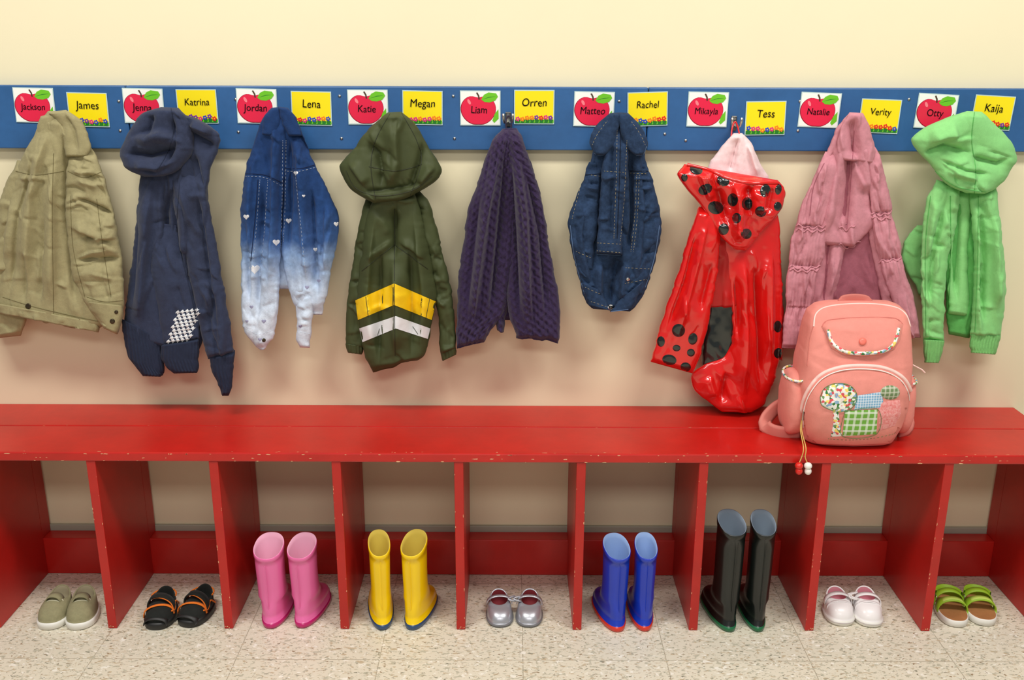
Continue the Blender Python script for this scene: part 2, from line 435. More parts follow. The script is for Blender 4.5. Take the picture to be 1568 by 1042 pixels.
for x in DX:
    for i in range(12):
        z=rc.uniform(.0,.38); chip(x+rc.choice([-1,1])*.0085,YF+.0026,max(.004,z),.6,rc.uniform(1,3.5),rc.uniform(.0005,.0016),True)
    for i in range(4): chip(x+rc.uniform(-.008,.008),YF+.0026,.002+rc.uniform(0,.006),1,1,rc.uniform(.0008,.002),True)
for i in range(30):
    chip(rc.uniform(-1.2,XR),-.1385+rc.choice([-.002,.002]),BZ+.0002,rc.uniform(1,4),.5,rc.uniform(.0005,.0012))
mkmesh('paint_chips',V,Fc,m_chip,bench,False)

# ------------------------------------------------------------------ garments
# 1 khaki jacket
m_kh=fabric('khaki_cotton',(156,147,110),.9,.4,.6)
m_khs=fabric('khaki_seam',(112,103,70),.85)  # seam tube colour, darkened to paint in the shade beside it
g=G('khaki_jacket')
piece(g,'sleeve_far',[(28,245,60,250),(5,290,45,300),(-15,350,35,350),(-28,420,30,420),(-30,470,36,475),(-12,505,40,492),(-5,518,33,514)],m_kh,Y=-.045,th=.03,seed=3,rf=[(14,10,30,40,5,.006)],wr=.004)
piece(g,'body',[(74,170,100,170),(62,186,118,188),(48,215,134,218),(32,245,146,250),(17,285,158,295),(8,330,168,340),(3,390,174,400),(-2,440,178,450),(-6,466,176,488),(-4,478,150,507)],m_kh,Y=-.055,th=.036,seed=4,wr=.005,wsc=(20,70),
 folds=[(12,.016,75,190,50,300,40,440),(6,-.018,96,200,100,320,112,470),(8,.014,85,250,82,470),(6,-.012,58,230,28,330,14,460),(5,-.010,68,330,62,470),(7,.010,20,300,8,400),(5,-.01,40,380,36,465)],rf=[(12,85,25,90,6,.007),(30,20,50,36,3.2,.005)],hem=3)
piece(g,'hem_band',[(-6,464,150,494),(-5,471,152,502),(-4,479,150,509)],m_kh,Y=-.060,th=.036,seed=5,wr=.004,wsc=(9,30),cap=(0,0),rf=[(10,90,20,12,4,.004)])
piece(g,'sleeve_near',[(112,226,136,222,.5),(106,244,148,240,.85),(102,265,158,268),(101,295,167,297),(102,340,178,343),(106,390,187,393),(114,430,190,433),(128,462,190,465),(146,487,187,488),(160,502,180,511)],m_kh,Y=-.074,th=.032,seed=6,wr=.005,wsc=(34,16),cap=(.14,.02),
 rf=[(34,15,35,50,4,.008),(8,80,15,80,6,.006)],folds=[(6,-.014,112,300,175,330),(7,.012,108,345,150,365,188,360),(6,-.012,115,400,185,395)])
piece(g,'cuff',[(132,462,189,468),(148,486,187,490),(160,503,180,512)],m_kh,Y=-.078,th=.032,seed=7,wr=.003,cap=(0,.02))
piece(g,'collar',[(72,172,100,168),(84,181,121,181),(94,200,134,203),(99,222,139,226),(101,240,134,240)],m_kh,Y=-.08,th=.02,seed=8,folds=[(4,-.008,98,175,112,200,118,236)],wr=.002)
piece(g,'collar_fold',[(64,178,84,172),(58,192,92,186),(58,208,98,205),(62,222,92,226)],m_kh,Y=-.07,th=.02,seed=9,wr=.002)
for pts in ([(24,262),(55,268),(98,262)],[(82,235),(80,330),(82,480)],[(104,262),(130,272),(158,262)],[(148,305),(158,380),(170,455)],[(4,455),(60,472),(150,492)],[(108,300),(112,380),(130,455)],[(133,455),(160,462),(188,460)]):
    line(g,'seam',pts,m_khs,.0006)
m_snap=mat('snap_button',(70,60,45),.35,metal=.7)
patch(g,'snap_button',ell(43,469,4.5),m_snap,.001,.002); patch(g,'cuff_snap',ell(172,492,4),m_snap,.001,.002); patch(g,'cuff_snap_2',ell(178,478,3),m_snap,.001,.002)

# 2 navy hoodie
m_nv=fabric('navy_fleece',(50,57,80),.95,.5,.5,.15,.1); m_nvr=fabric('navy_rib',(41,48,68),.95,.4,.2)
g=G('navy_hoodie')
piece(g,'body',[(236,200,300,200),(216,255,318,262),(212,300,318,310),(207,350,322,360),(202,400,318,410),(195,450,318,470),(189,490,312,520),(189,520,300,545)],m_nv,Y=-.052,th=.034,seed=11,wr=.004,wsc=(18,80),
 folds=[(9,.018,232,280,222,400,215,500),(6,-.020,248,280,255,400,245,500),(10,.016,282,290,285,400),(5,-.018,262,300,272,400,282,470),(6,-.014,212,330,204,470)],rf=[(14,95,20,100,5,.009),(14,20,40,34,3.5,.005)])
piece(g,'hem_rib_left',[(187,488,248,522),(189,518,250,552),(197,546,252,570),(218,576,246,577)],m_nvr,Y=-.056,th=.032,seed=12,wr=.003,ribs=5,cap=(0,.02))
piece(g,'sleeve_near',[(262,262,308,256,.6),(264,290,316,285),(270,330,323,330),(279,372,331,372),(291,430,341,430),(304,490,352,490),(318,550,360,542)],m_nv,Y=-.074,th=.03,seed=13,wr=.004,rf=[(12,80,15,110,5,.009),(12,20,40,40,4,.006)],folds=[(6,-.018,300,290,315,400,335,520)],cap=(.1,.02))
piece(g,'sleeve_cuff',[(319,542,359,536),(325,568,358,564),(335,593,355,591),(341,606,350,606)],m_nvr,Y=-.076,th=.026,seed=14,ribs=5,wr=.001,cap=(.12,.05))
piece(g,'sleeve_far',[(228,340,270,345),(230,400,285,405),(236,450,298,455),(244,490,306,490),(248,530,306,520)],m_nv,Y=-.070,th=.028,seed=15,wr=.004,rf=(14,85,30,60,5,.007),cap=(.4,.02))
piece(g,'hem_rib_right',[(248,526,305,516),(248,548,305,546),(256,564,304,564),(266,572,302,571)],m_nvr,Y=-.072,th=.028,seed=16,ribs=5,wr=.002,cap=(.1,.05))
piece(g,'hood_back',[(268,172,298,180),(275,185,325,196),(278,205,338,212),(285,225,334,230),(292,255,324,255),(300,285,318,285),(308,300,315,298)],m_nv,Y=-.07,th=.03,seed=17,wr=.004,folds=[(7,-.014,285,200,330,225),(7,.014,290,190,325,205),(6,-.012,296,235,310,290)])
piece(g,'hood_front',[(246,164,272,165),(222,172,288,180),(204,190,296,205),(192,212,298,225),(185,232,294,238),(187,246,284,250),(200,262,268,264),(222,271,250,270)],m_nv,Y=-.08,th=.038,seed=18,wr=.004,p=.6,
 folds=[(10,.016,205,215,245,205,280,220),(6,-.018,190,236,230,240,270,228),(6,-.015,262,175,268,220,250,260),(7,.012,200,255,240,258,268,246),(5,-.013,235,175,222,215)],rf=(12,30,50,40,5.5,.006))
line(g,'hood_seam',[(262,166),(266,195),(258,230),(240,262)],m_nvr,.0008)
line(g,'body_seam',[(275,280),(272,360),(292,450),(305,515)],m_nvr,.0008)
m_wp=mat('white_print',(225,228,232),.7)
for r in range(9):
    for k in range(5):
        x=270+k*7.2-r*1.8+ (3.5 if r%2 else 0); y=477+r*5.6-k*.9
        if x>302: continue
        pp=[(x,y),(x+3.2,y-2.2),(x+4.2,y+.4),(x+6.6,y+.2),(x+3.6,y+3),(x+1.6,y+5.2),(x+.6,y+2.6),(x-1.6,y+2.8)]
        patch(g,'print_tooth',pp,m_wp,.0012,0,2,2)

# 3 ombre denim jacket
def ombre():
    m=fabric('ombre_denim',(50,80,135),.92,.5,.6); nt=m.node_tree;N=nt.nodes;L=nt.links;b=N['Principled BSDF']
    tc=N.new('ShaderNodeTexCoord'); sx=N.new('ShaderNodeSeparateXYZ'); L.new(tc.outputs['Object'],sx.inputs[0])
    n=N.new('ShaderNodeTexNoise'); n.inputs['Scale'].default_value=22; n.inputs['Detail'].default_value=6; L.new(tc.outputs['Object'],n.inputs[0])
    ma=N.new('ShaderNodeMath'); ma.operation='MULTIPLY_ADD'; ma.inputs[1].default_value=.07; L.new(n.outputs['Fac'],ma.inputs[0]); L.new(sx.outputs['Z'],ma.inputs[2])
    mr=N.new('ShaderNodeMapRange'); mr.inputs[1].default_value=.69; mr.inputs[2].default_value=1.07; L.new(ma.outputs[0],mr.inputs[0])
    cr=N.new('ShaderNodeValToRGB'); L.new(mr.outputs[0],cr.inputs[0]); el=cr.color_ramp.elements
    el[0].position=0; el[0].color=lin((206,215,230)); el[1].position=1; el[1].color=lin((30,56,102))
    for p,c in ((.22,(186,201,224)),(.38,(135,162,202)),(.5,(60,92,146)),(.66,(36,66,116))):
        e=el.new(p); e.color=lin(c)
    n2=N.new('ShaderNodeTexNoise'); n2.inputs['Scale'].default_value=90; n2.inputs['Detail'].default_value=8; L.new(tc.outputs['Object'],n2.inputs[0])
    m2=N.new('ShaderNodeMapRange'); m2.inputs[1].default_value=.35; m2.inputs[2].default_value=.65; m2.inputs[3].default_value=.88; m2.inputs[4].default_value=1.12; L.new(n2.outputs['Fac'],m2.inputs[0])
    vm=N.new('ShaderNodeVectorMath'); vm.operation='SCALE'; L.new(cr.outputs[0],vm.inputs[0]); L.new(m2.outputs[0],vm.inputs['Scale'])
    L.new(vm.outputs[0],b.inputs['Base Color']); return m
m_om=ombre(); m_st=mat('white_thread',(205,212,225),.7); m_dst=fabric('denim_seam_dark',(20,36,72),.9)  # dark denim seam has the shading of the seam in its colour
g=G('ombre_denim_jacket')
piece(g,'body_back',[(412,180,446,180),(398,230,468,230),(392,300,490,300),(388,360,500,360),(392,410,498,410),(400,440,490,446)],m_om,Y=-.045,th=.022,seed=21,wr=.004)
piece(g,'panel_left',[(412,168,434,166),(398,190,440,190),(386,226,438,228),(374,268,436,270),(370,310,433,310),(369,360,430,360),(370,410,429,410),(370,460,427,455),(371,490,424,490),(376,510,420,512),(390,528,413,525),(399,536,405,535)],m_om,Y=-.064,th=.026,seed=22,wr=.004,wsc=(14,50),p=.38,
 folds=[(6,-.018,405,280,398,380,392,500),(8,.016,420,200,420,300,412,450),(7,.014,384,260,380,400),(5,-.014,432,210,428,300,425,400),(5,-.014,376,330,380,470)],rf=[(12,85,20,80,4.5,.008),(22,15,40,30,3.5,.005)],cap=(.04,.03))
piece(g,'panel_right',[(422,166,440,165),(430,185,458,192),(434,215,470,225),(434,255,485,258),(434,300,505,296),(432,345,519,338),(431,380,516,375),(434,410,508,412),(442,440,502,440),(450,465,498,462),(462,482,492,482)],m_om,Y=-.062,th=.028,seed=23,wr=.004,wsc=(14,50),p=.38,
 folds=[(6,-.020,442,200,445,300,440,400),(8,.016,455,220,462,330,470,440),(6,-.018,476,280,482,380,486,450),(6,.014,500,310,498,420),(5,-.014,450,190,475,240)],rf=[(12,88,20,80,4.5,.008),(22,10,40,30,3.5,.005)],cap=(.04,.05))
piece(g,'sleeve_end',[(448,420,478,425,.7),(450,445,479,450),(453,475,479,480),(454,500,477,505),(454,518,476,521),(458,532,475,533)],m_om,Y=-.068,th=.024,seed=24,wr=.003,wsc=(20,9),rf=(10,10,30,20,3.5,.005),cap=(.15,.02))
piece(g,'collar_left',[(416,165,428,164),(406,176,430,174),(402,192,428,194),(400,206,420,210)],m_om,Y=-.075,th=.020,seed=25,wr=.003)
piece(g,'collar_right',[(427,163,440,165),(428,173,451,177),(432,190,459,192),(442,208,464,208)],m_om,Y=-.075,th=.020,seed=26,wr=.003)
for pts in ([(376,270),(405,272),(432,285)],[(436,262),(460,262),(484,256)],[(398,275),(394,330),(388,400)],[(410,276),(405,350),(398,420)],[(452,265),(460,340),(468,420)],[(372,500),(395,512),(418,505)],[(455,508),(476,512)],[(433,215),(432,300),(430,380)],[(438,215),(437,300),(434,370)]):
    line(g,'stitching',pts,m_st,.0003,True)
for pts in ([(374,266),(405,268),(432,280)],[(436,258),(460,258),(484,252)],[(395,275),(391,330),(384,400)]):
    line(g,'seam',pts,m_dst,.0009)
m_hr=mat('heart_print',(232,232,236),.8)
for x,y,r in ((390,412,8),(423,371,5.5),(442,338,4.5),(453,265,3.5),(377,332,4.5),(515,343,4),(483,382,3.5),(465,300,2.5)): patch(g,'heart',heart(x,y,r),m_hr,.001,0,3,3)
m_h2=mat('heart_pale_print',(150,150,180),.8)
for x,y,r in ((470,440,3.5),(385,470,3),(404,492,3.5),(460,500,3),(398,520,3),(378,492,2.5),(488,430,3)): patch(g,'heart',heart(x,y,r),m_h2,.001,0,3,3)
patch(g,'button',ell(404,521,3),m_snap,.001,.001)

# 4 olive raincoat
m_ol=mat('olive_nylon',(66,73,44),.6,[(1100,.15,.0005),(45,.35,.002),(110,.25,.001)],.06,40,sheen=.0,stretch=(1,1,.6),spec=.25)
m_ols=mat('olive_seam',(42,47,27),.6)  # seam darker than the nylon: seam shade put into the colour
g=G('olive_raincoat')
piece(g,'sleeve_left',[(560,305,590,310),(548,350,580,355),(540,400,572,400),(533,450,566,450),(529,500,560,500),(529,532,556,536)],m_ol,Y=-.05,th=.03,seed=31,wr=.004,rf=[(12,15,40,30,4,.008),(5,85,10,80,5,.007)])
piece(g,'cuff_left',[(529,526,557,530),(530,534,555,540),(532,540,553,543)],m_ol,Y=-.05,th=.026,seed=32,ribs=5,cap=(0,0))
piece(g,'sleeve_right',[(622,288,640,290,.5),(630,310,655,306),(642,350,668,345),(655,400,680,395),(664,450,690,440),(672,500,697,490),(674,545,698,535)],m_ol,Y=-.055,th=.03,seed=33,wr=.004,rf=[(16,10,40,30,4,.009),(5,80,10,80,5,.007)],cap=(.12,.02))
piece(g,'cuff_right',[(673,538,698,528),(676,546,698,536),(678,553,697,543)],m_ol,Y=-.055,th=.027,seed=34,ribs=5,cap=(0,0))
piece(g,'body',[(580,290,632,290),(562,325,645,322),(556,370,655,368),(550,420,664,418),(546,460,668,460),(550,500,660,500),(556,530,655,528),(562,552,648,545),(570,568,640,552)],m_ol,Y=-.066,th=.034,seed=35,wr=.003,wsc=(22,70),
 folds=[(7,-.018,605,310,604,400),(10,.018,603,400,606,480,605,545),(8,.014,572,330,562,450,575,555),(8,.014,635,330,648,450,645,540),(7,-.016,583,380,580,560),(7,-.016,628,380,630,550),(5,.009,560,395,600,370),(5,.009,612,370,655,395)],rf=[(14,25,50,40,5,.006)],hem=3)
piece(g,'hood',[(594,172,616,171),(574,188,632,186),(558,206,645,205),(545,225,658,228),(530,242,670,246),(520,256,676,262),(526,274,670,275),(538,290,655,287),(556,302,634,298),(572,311,618,306)],m_ol,Y=-.082,th=.046,seed=36,wr=.003,p=.6,
 folds=[(7,-.016,560,215,580,235,590,290),(7,-.016,648,215,640,250,625,290),(10,.016,605,180,608,250,600,290),(6,.012,535,250,560,285),(6,.012,665,255,640,285),(4,-.012,548,296,600,290,650,280)],rf=(14,70,40,40,5,.006))
for pts in ([(597,174),(575,215),(568,255),(575,305)],[(615,173),(638,215),(645,250),(628,300)],[(565,255),(605,262),(646,252)],[(604,320),(604,430)],[(554,415),(600,378),(604,376)],[(606,376),(655,412)],[(530,262),(545,288),(580,300),(630,292),(662,270)]):
    line(g,'seam',pts,m_ols,.0008)
m_yl=mat('yellow_nylon',(248,204,16),.5,[(45,.5,.003)]); m_rw=mat('white_reflective_nylon',(232,234,238),.4,[(45,.5,.003)])
quadpatch(g,'yellow_stripe_left',[(544,460),(603.5,434),(603.5,467),(548,490)],m_yl)
quadpatch(g,'yellow_stripe_right',[(603.5,434),(668,462),(661,490),(603.5,467)],m_yl)
quadpatch(g,'white_stripe_left',[(550,503),(606,484),(606,503),(555,524)],m_rw)
quadpatch(g,'white_stripe_right',[(606,484),(659,503),(655,519),(606,503)],m_rw)
for a,b_ in (((603.5,434),(605,545)),((560,454),(564,486)),((658,457),(652,488)),((582,500),(578,514)),((632,500),(640,512))):
    line(g,'stripe_seam',[a,b_],m_ols,.0007,False,.0018)

# 5 purple knit
m_pu=fabric('purple_wool',(54,41,72),.97,.6,.2,.25,.15,300); m_loop=fabric('loop_tape',(60,50,70))
def knit(px,py,u,h,S):
    D=.0006*np.sin(2*np.pi*py/4.2)*np.sin(2*np.pi*(u*h)/4.5)
    for c,a in ((-.72,.0035),(-.3,.0045),(.1,.0045),(.42,.0045),(.8,.0035)):
        d=(u-c)*h
        for ph in (0,np.pi):
            s=4.5*np.sin(2*np.pi*S/26+ph+c*9); z=.5+.5*np.cos(2*np.pi*S/26+ph+c*9)
            D+=a*np.exp(-((d-s)/3.2)**2)*(.55+.45*z)
        D-=.002*np.exp(-((np.abs(d)-11)/2)**2)
    D+=.0008*np.sin(2*np.pi*(u*h)/6.0)
    return D
g=G('purple_cable_knit_sweater')
piece(g,'body_back',[(766,205,794,203),(742,262,816,258),(728,330,832,320),(720,400,842,400),(712,460,848,460),(735,490,820,490)],m_pu,Y=-.04,th=.02,seed=40,wr=.003)
piece(g,'left_drape',[(771,197,786,196),(758,210,790,208),(744,242,792,242),(730,282,792,282),(717,322,790,322),(710,365,788,362),(704,405,785,402),(701,450,778,445),(699,490,772,478),(699,515,752,505),(700,533,742,524)],m_pu,Y=-.060,th=.034,seed=41,wr=.003,wsc=(14,80),res=1.3,disp=knit,
 folds=[(8,.018,765,230,745,330,722,500),(6,-.020,775,220,762,360,748,500),(6,-.014,735,300,715,480)],hem=2)
piece(g,'right_drape',[(776,197,792,196),(776,212,800,212),(778,240,808,238),(778,280,820,272),(779,325,832,315),(780,365,838,360),(780,405,846,402),(777,450,854,445),(779,480,858,485),(787,505,858,508),(790,518,855,524)],m_pu,Y=-.064,th=.036,seed=42,wr=.003,wsc=(14,80),res=1.3,disp=knit,
 folds=[(8,.018,790,230,805,330,812,500),(6,-.016,802,250,826,360,838,500),(5,-.018,782,230,790,350,796,490)],hem=2)
piece(g,'centre_fold',[(750,420,775,420),(752,450,782,450),(755,480,776,482),(760,505,772,508)],m_pu,Y=-.05,th=.022,seed=43,disp=knit,res=1.3)
p=PY(779,186,-.05)
curveobj('hanging_loop',[[(p.x+.009*math.cos(t)*.7,-.052,p.z+.016*math.sin(t)-.004) for t in [math.pi*2*i/20 for i in range(21)]]],m_loop,.0014,g.e)

# 6 dark denim jacket
m_dd=mat('dark_denim',(40,58,86),.92,[(700,.6,.001),(38,.25,.003),(130,.35,.001)],.42,80,sheen=.03,stretch=(1,1,.5),spec=.15)
m_gold=mat('tan_thread',(176,160,120),.7); m_dds=fabric('dark_denim_seam',(18,27,45)); m_ddf=fabric('faded_denim_edge',(88,112,148))  # dark seam colour includes painted shading; faded edge is worn denim
g=G('dark_denim_jacket')
piece(g,'body',[(936,176,958,175),(922,190,972,190),(915,205,980,205),(908,235,987,235),(899,265,994,262),(888,300,1004,298),(876,335,1011,330),(872,360,1012,355),(878,395,1004,395),(888,430,992,432),(898,462,978,463),(908,473,964,477)],m_dd,Y=-.050,th=.026,seed=51,wr=.005,wsc=(14,50),p=.38,
 folds=[(8,.014,900,290,888,360,905,450),(6,-.020,912,240,904,330,912,400),(8,.014,975,220,985,320,975,440),(6,-.020,965,230,968,340,958,400),(7,-.022,948,395,938,440,934,470),(8,.012,998,300,996,400),(6,.016,920,400,918,460),(6,.016,955,400,950,465)],rf=[(14,85,30,60,4.5,.008),(28,15,40,30,3.4,.007)])
piece(g,'sleeve_left',[(902,248,922,250),(888,290,918,295),(870,338,915,340),(872,365,912,365),(882,405,908,405),(892,440,915,440),(899,462,920,462),(905,472,918,472)],m_dd,Y=-.062,th=.022,seed=52,wr=.005,wsc=(20,20),rf=[(24,20,40,30,3.2,.009)],cap=(.12,.02),p=.4)
piece(g,'sleeve_right',[(968,250,990,248),(970,295,1003,290),(968,340,1012,336),(964,380,1008,378),(958,410,1000,410),(955,430,990,432),(962,455,982,452)],m_dd,Y=-.062,th=.022,seed=53,wr=.005,wsc=(20,20),rf=[(24,160,40,30,3.2,.009)],cap=(.12,.02),p=.4)
piece(g,'centre_sleeve',[(932,196,960,196),(927,225,962,225),(922,265,961,265),(918,310,957,310),(915,355,953,355),(913,388,952,390)],m_dd,Y=-.076,th=.026,seed=54,wr=.004,folds=[(5,-.012,940,200,938,300,935,380)],rf=(16,20,40,25,3.2,.007),cap=(.15,.01))
piece(g,'waistband',[(890,432,920,445),(896,450,928,460),(903,468,935,476)],m_dd,Y=-.074,th=.018,seed=55,wr=.002,cap=(0,0))
piece(g,'waistband_right',[(945,462,985,430),(940,470,980,448),(934,478,966,474)],m_dd,Y=-.072,th=.018,seed=56,wr=.002,cap=(0,0))
piece(g,'collar_left',[(936,173,949,172),(920,184,948,190),(908,202,944,208),(903,222,935,228),(910,236,924,238)],m_dd,Y=-.082,th=.020,seed=57,wr=.003)
piece(g,'collar_right',[(947,172,960,173),(948,190,976,186),(952,208,987,204),(962,228,991,222),(974,238,985,236)],m_dd,Y=-.082,th=.020,seed=58,wr=.003)
for pts in ([(915,372),(952,374)],[(914,384),(951,387)],[(925,262),(958,264)],[(893,270),(885,300),(876,335)],[(975,268),(972,330),(966,385)],[(979,268),(976,330),(970,385)],[(896,440),(918,450)],[(905,462),(930,470)],[(957,434),(990,428)],[(905,268),(920,270)],[(965,265),(990,266)],[(945,200),(944,260),(940,365)],[(960,215),(956,300),(950,370)],[(882,385),(905,395)],[(958,410),(998,412)],[(907,222),(915,205),(930,185)],[(988,222),(980,205),(966,185)]):
    line(g,'stitching',pts,m_gold,.00036,True)
for pts in ([(895,268),(920,266)],[(950,200),(949,260),(945,365)],[(964,262),(992,262)]): line(g,'seam',pts,m_dds,.0009)
for pts in ([(904,226),(912,236),(924,238)],[(990,224),(985,236),(974,238)],[(914,389),(951,391)],[(873,345),(880,395),(895,450)],[(1010,345),(1002,395),(988,440)],[(905,472),(930,477),(962,474)]): line(g,'faded_edge',pts,m_ddf,.0009)
patch(g,'button',ell(935,470,4.5),m_metal,.002,.002); patch(g,'button_2',ell(962,428,3),m_metal,.001,.001)

# 7 ladybug raincoat
def pvc(name,col):
    return mat(name,col,.2,[(26,.3,.005),(70,.15,.0015)],0,coat=.7,stretch=(1,1,.5))
m_lr=pvc('glossy_red_vinyl',(216,22,20)); m_lb=pvc('glossy_black_vinyl',(12,22,22)); m_lin=fabric('pink_white_lining',(238,210,212),.8,.2,.3); m_lrd=mat('red_coat_inside_shade',(178,18,16),.4,[(40,.4,.003)])
g=G('ladybug_raincoat')
piece(g,'sleeve_right',[(1172,335,1194,340),(1176,400,1196,405),(1180,470,1200,470),(1183,520,1200,525),(1184,545,1198,553)],m_lr,Y=-.045,th=.026,seed=61,wr=.004)
piece(g,'lining_hood',[(1122,204,1138,204),(1112,216,1148,216),(1100,232,1158,235),(1088,248,1168,256),(1082,262,1178,274),(1085,285,1180,295),(1095,300,1170,305)],m_lin,Y=-.05,th=.03,seed=62,wr=.002,folds=[(5,-.012,1132,210,1118,270),(5,.01,1145,220,1160,270)],rf=(6,85,20,40,4,.005))
piece(g,'inside_panel',[(1078,330,1140,330),(1078,400,1140,400),(1076,474,1140,470)],m_lrd,Y=-.050,th=.026,seed=67,wr=.003,rf=(8,85,15,50,4,.008))  # coat inside in darker red: shade of the valley put into its colour
piece(g,'dark_lining',[(1078,462,1135,462),(1076,500,1135,500),(1074,540,1130,540),(1074,570,1125,570)],m_lb,Y=-.045,th=.028,seed=68,wr=.005,wsc=(12,30),cap=(.02,.02))
piece(g,'body',[(1090,312,1190,312),(1102,350,1194,352),(1110,400,1197,400),(1116,440,1198,440),(1121,480,1198,482),(1121,508,1196,515),(1117,530,1194,542),(1104,548,1191,562),(1078,558,1188,578),(1059,574,1183,592),(1064,597,1176,608),(1083,615,1168,621),(1106,631,1150,632)],m_lr,Y=-.058,th=.026,seed=63,wr=.004,wsc=(26,80),p=.4,
 folds=[(10,.016,1138,390,1142,500,1140,610),(7,-.018,1155,400,1162,500,1165,600),(9,.014,1180,380,1180,560),(6,-.014,1112,570,1105,620),(8,.010,1085,575,1095,610),(7,-.014,1125,420,1130,520)],rf=(12,80,30,60,5,.007),cap=(.03,.02))
piece(g,'sleeve_left',[(1070,316,1104,322),(1054,360,1103,366),(1040,410,1099,415),(1023,460,1090,467),(1009,505,1080,516),(1001,535,1070,552),(996,554,1061,572)],m_lr,Y=-.078,th=.028,seed=64,wr=.004,wsc=(26,50),
 folds=[(9,.014,1082,340,1060,430,1035,520),(6,-.016,1068,350,1048,430,1020,510),(6,-.012,1092,400,1072,480)],rf=(12,110,30,50,5,.006),cap=(.05,.02))
piece(g,'hood',[(1048,251,1190,276),(1038,266,1202,290),(1048,285,1201,308),(1064,305,1195,325),(1080,325,1180,342),(1093,345,1164,358),(1106,365,1153,372),(1124,382,1142,384)],m_lr,Y=-.084,th=.032,seed=65,wr=.005,wsc=(22,22),
 folds=[(9,-.018,1090,262,1105,300,1118,350),(10,.018,1125,275,1130,320,1128,375),(8,-.016,1148,282,1150,330),(8,.014,1070,262,1090,310),(8,.014,1170,290,1165,330),(6,-.012,1185,285,1175,330)],rf=(14,60,50,30,5,.008),cap=(.12,.05))
line(g,'hood_edge',[(1052,252),(1085,260),(1112,272),(1145,280),(1175,280),(1192,280)],m_lr,.0035,off=.002)
for x,y,rx,ry,ro in ((1066,260,10,7,.3),(1080,290,11,8,-.4),(1107,277,10,8,.3),(1096,318,12,10,.2),(1122,306,8,10,0),(1144,312,8,10,0),(1172,292,8,10,.2),(1165,324,9,8,.2),(1108,351,8,9,.3),(1143,358,8,8,0),(1192,290,5,8,.2),(1191,316,6,7,0),(1048,272,5,6,0),(1128,334,7,8,0),
    (1039,506,10,10,0),(1012,523,6,8,0),(1025,551,11,8,.2),(1050,562,8,7,.2),(1061,519,7,9,.2),(1036,533,6,5,0),(1058,540,6,6,0),(1191,500,6,9,0),(1192,541,7,8,0)):
    patch(g,'dot',ell(x,y,rx,ry,ro,20),m_lb,.0016,0,4,3)
p=PY(1125,192,-.05)
curveobj('hanging_loop',[smoothpts([(p.x-.008,-.06,p.z-.022),(p.x-.006,-.055,p.z-.004),(p.x,-.052,p.z+.008),(p.x+.006,-.055,p.z-.004),(p.x+.010,-.06,p.z-.022)],.003)],m_lr,.0018,g.e)

# 8 pink jacket
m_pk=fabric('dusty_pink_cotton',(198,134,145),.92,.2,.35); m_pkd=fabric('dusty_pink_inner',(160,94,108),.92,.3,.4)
def gather(ys):
    # fine vertical pleats fading away from each gathered seam
    def f(px,py,u,h,S):
        D=np.zeros_like(px)
        xx=u*np.abs(h)
        for y in ys:
            dy=py-y-.08*(px-px.mean())*0
            fade=np.exp(-np.abs(dy)/13)
            D+=.0022*np.sin(2*np.pi*xx/5.2+1.3*vnoise(xx/9,py/25,5))*fade
        return D
    return f
g=G('dusty_pink_jacket')
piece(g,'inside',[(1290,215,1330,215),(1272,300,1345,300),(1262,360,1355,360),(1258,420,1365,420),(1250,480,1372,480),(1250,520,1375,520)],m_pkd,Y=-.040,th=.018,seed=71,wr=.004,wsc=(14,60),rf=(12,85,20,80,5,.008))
piece(g,'body',[(1300,173,1317,173),(1286,188,1328,190),(1274,212,1336,214),(1262,240,1342,240),(1250,272,1352,272),(1244,305,1358,305),(1240,330,1350,335),(1244,355,1325,360),(1262,375,1305,378)],m_pk,Y=-.056,th=.022,seed=72,wr=.003,wsc=(12,60),p=.38,
 folds=[(7,-.020,1308,195,1303,280,1296,370),(8,.014,1290,210,1272,300,1262,360),(7,.014,1322,210,1332,300),(5,-.014,1278,230,1256,320),(5,-.014,1335,230,1345,310)],rf=(22,88,16,70,3.6,.007))
piece(g,'front_left',[(1262,330,1300,330),(1252,370,1298,370),(1246,420,1288,410),(1240,460,1278,450),(1240,490,1270,480),(1240,515,1256,512)],m_pk,Y=-.052,th=.016,seed=73,wr=.003,p=.38,folds=[(5,-.014,1275,350,1262,480)],rf=(14,95,12,70,3.6,.007))
piece(g,'front_right',[(1325,330,1360,330),(1332,370,1370,370),(1342,420,1382,420),(1352,470,1395,470),(1362,500,1398,500)],m_pk,Y=-.052,th=.016,seed=74,wr=.003,p=.38,rf=(14,80,12,70,3.6,.007))
piece(g,'sleeve_left',[(1264,232,1284,236,.6),(1255,252,1286,256),(1242,280,1280,288),(1227,315,1270,322),(1220,338,1265,342,.9),(1217,350,1265,352,.85),(1211,368,1264,372,1),(1208,392,1260,396),(1208,405,1255,409,.85),(1204,425,1250,428),(1203,455,1246,456),(1203,470,1242,472,.9),(1201,482,1242,484,.95),(1198,510,1240,511),(1197,533,1236,535)],m_pk,Y=-.066,th=.019,seed=75,wr=.002,wsc=(9,60),p=.4,wob=.8,res=1.2,disp=gather((345,407,471)),
 rf=[(26,95,8,60,2.8,.007)],folds=[(3,-.006,1218,345,1264,348),(3,-.006,1208,406,1256,410),(2.5,-.004,1203,471,1243,473)])
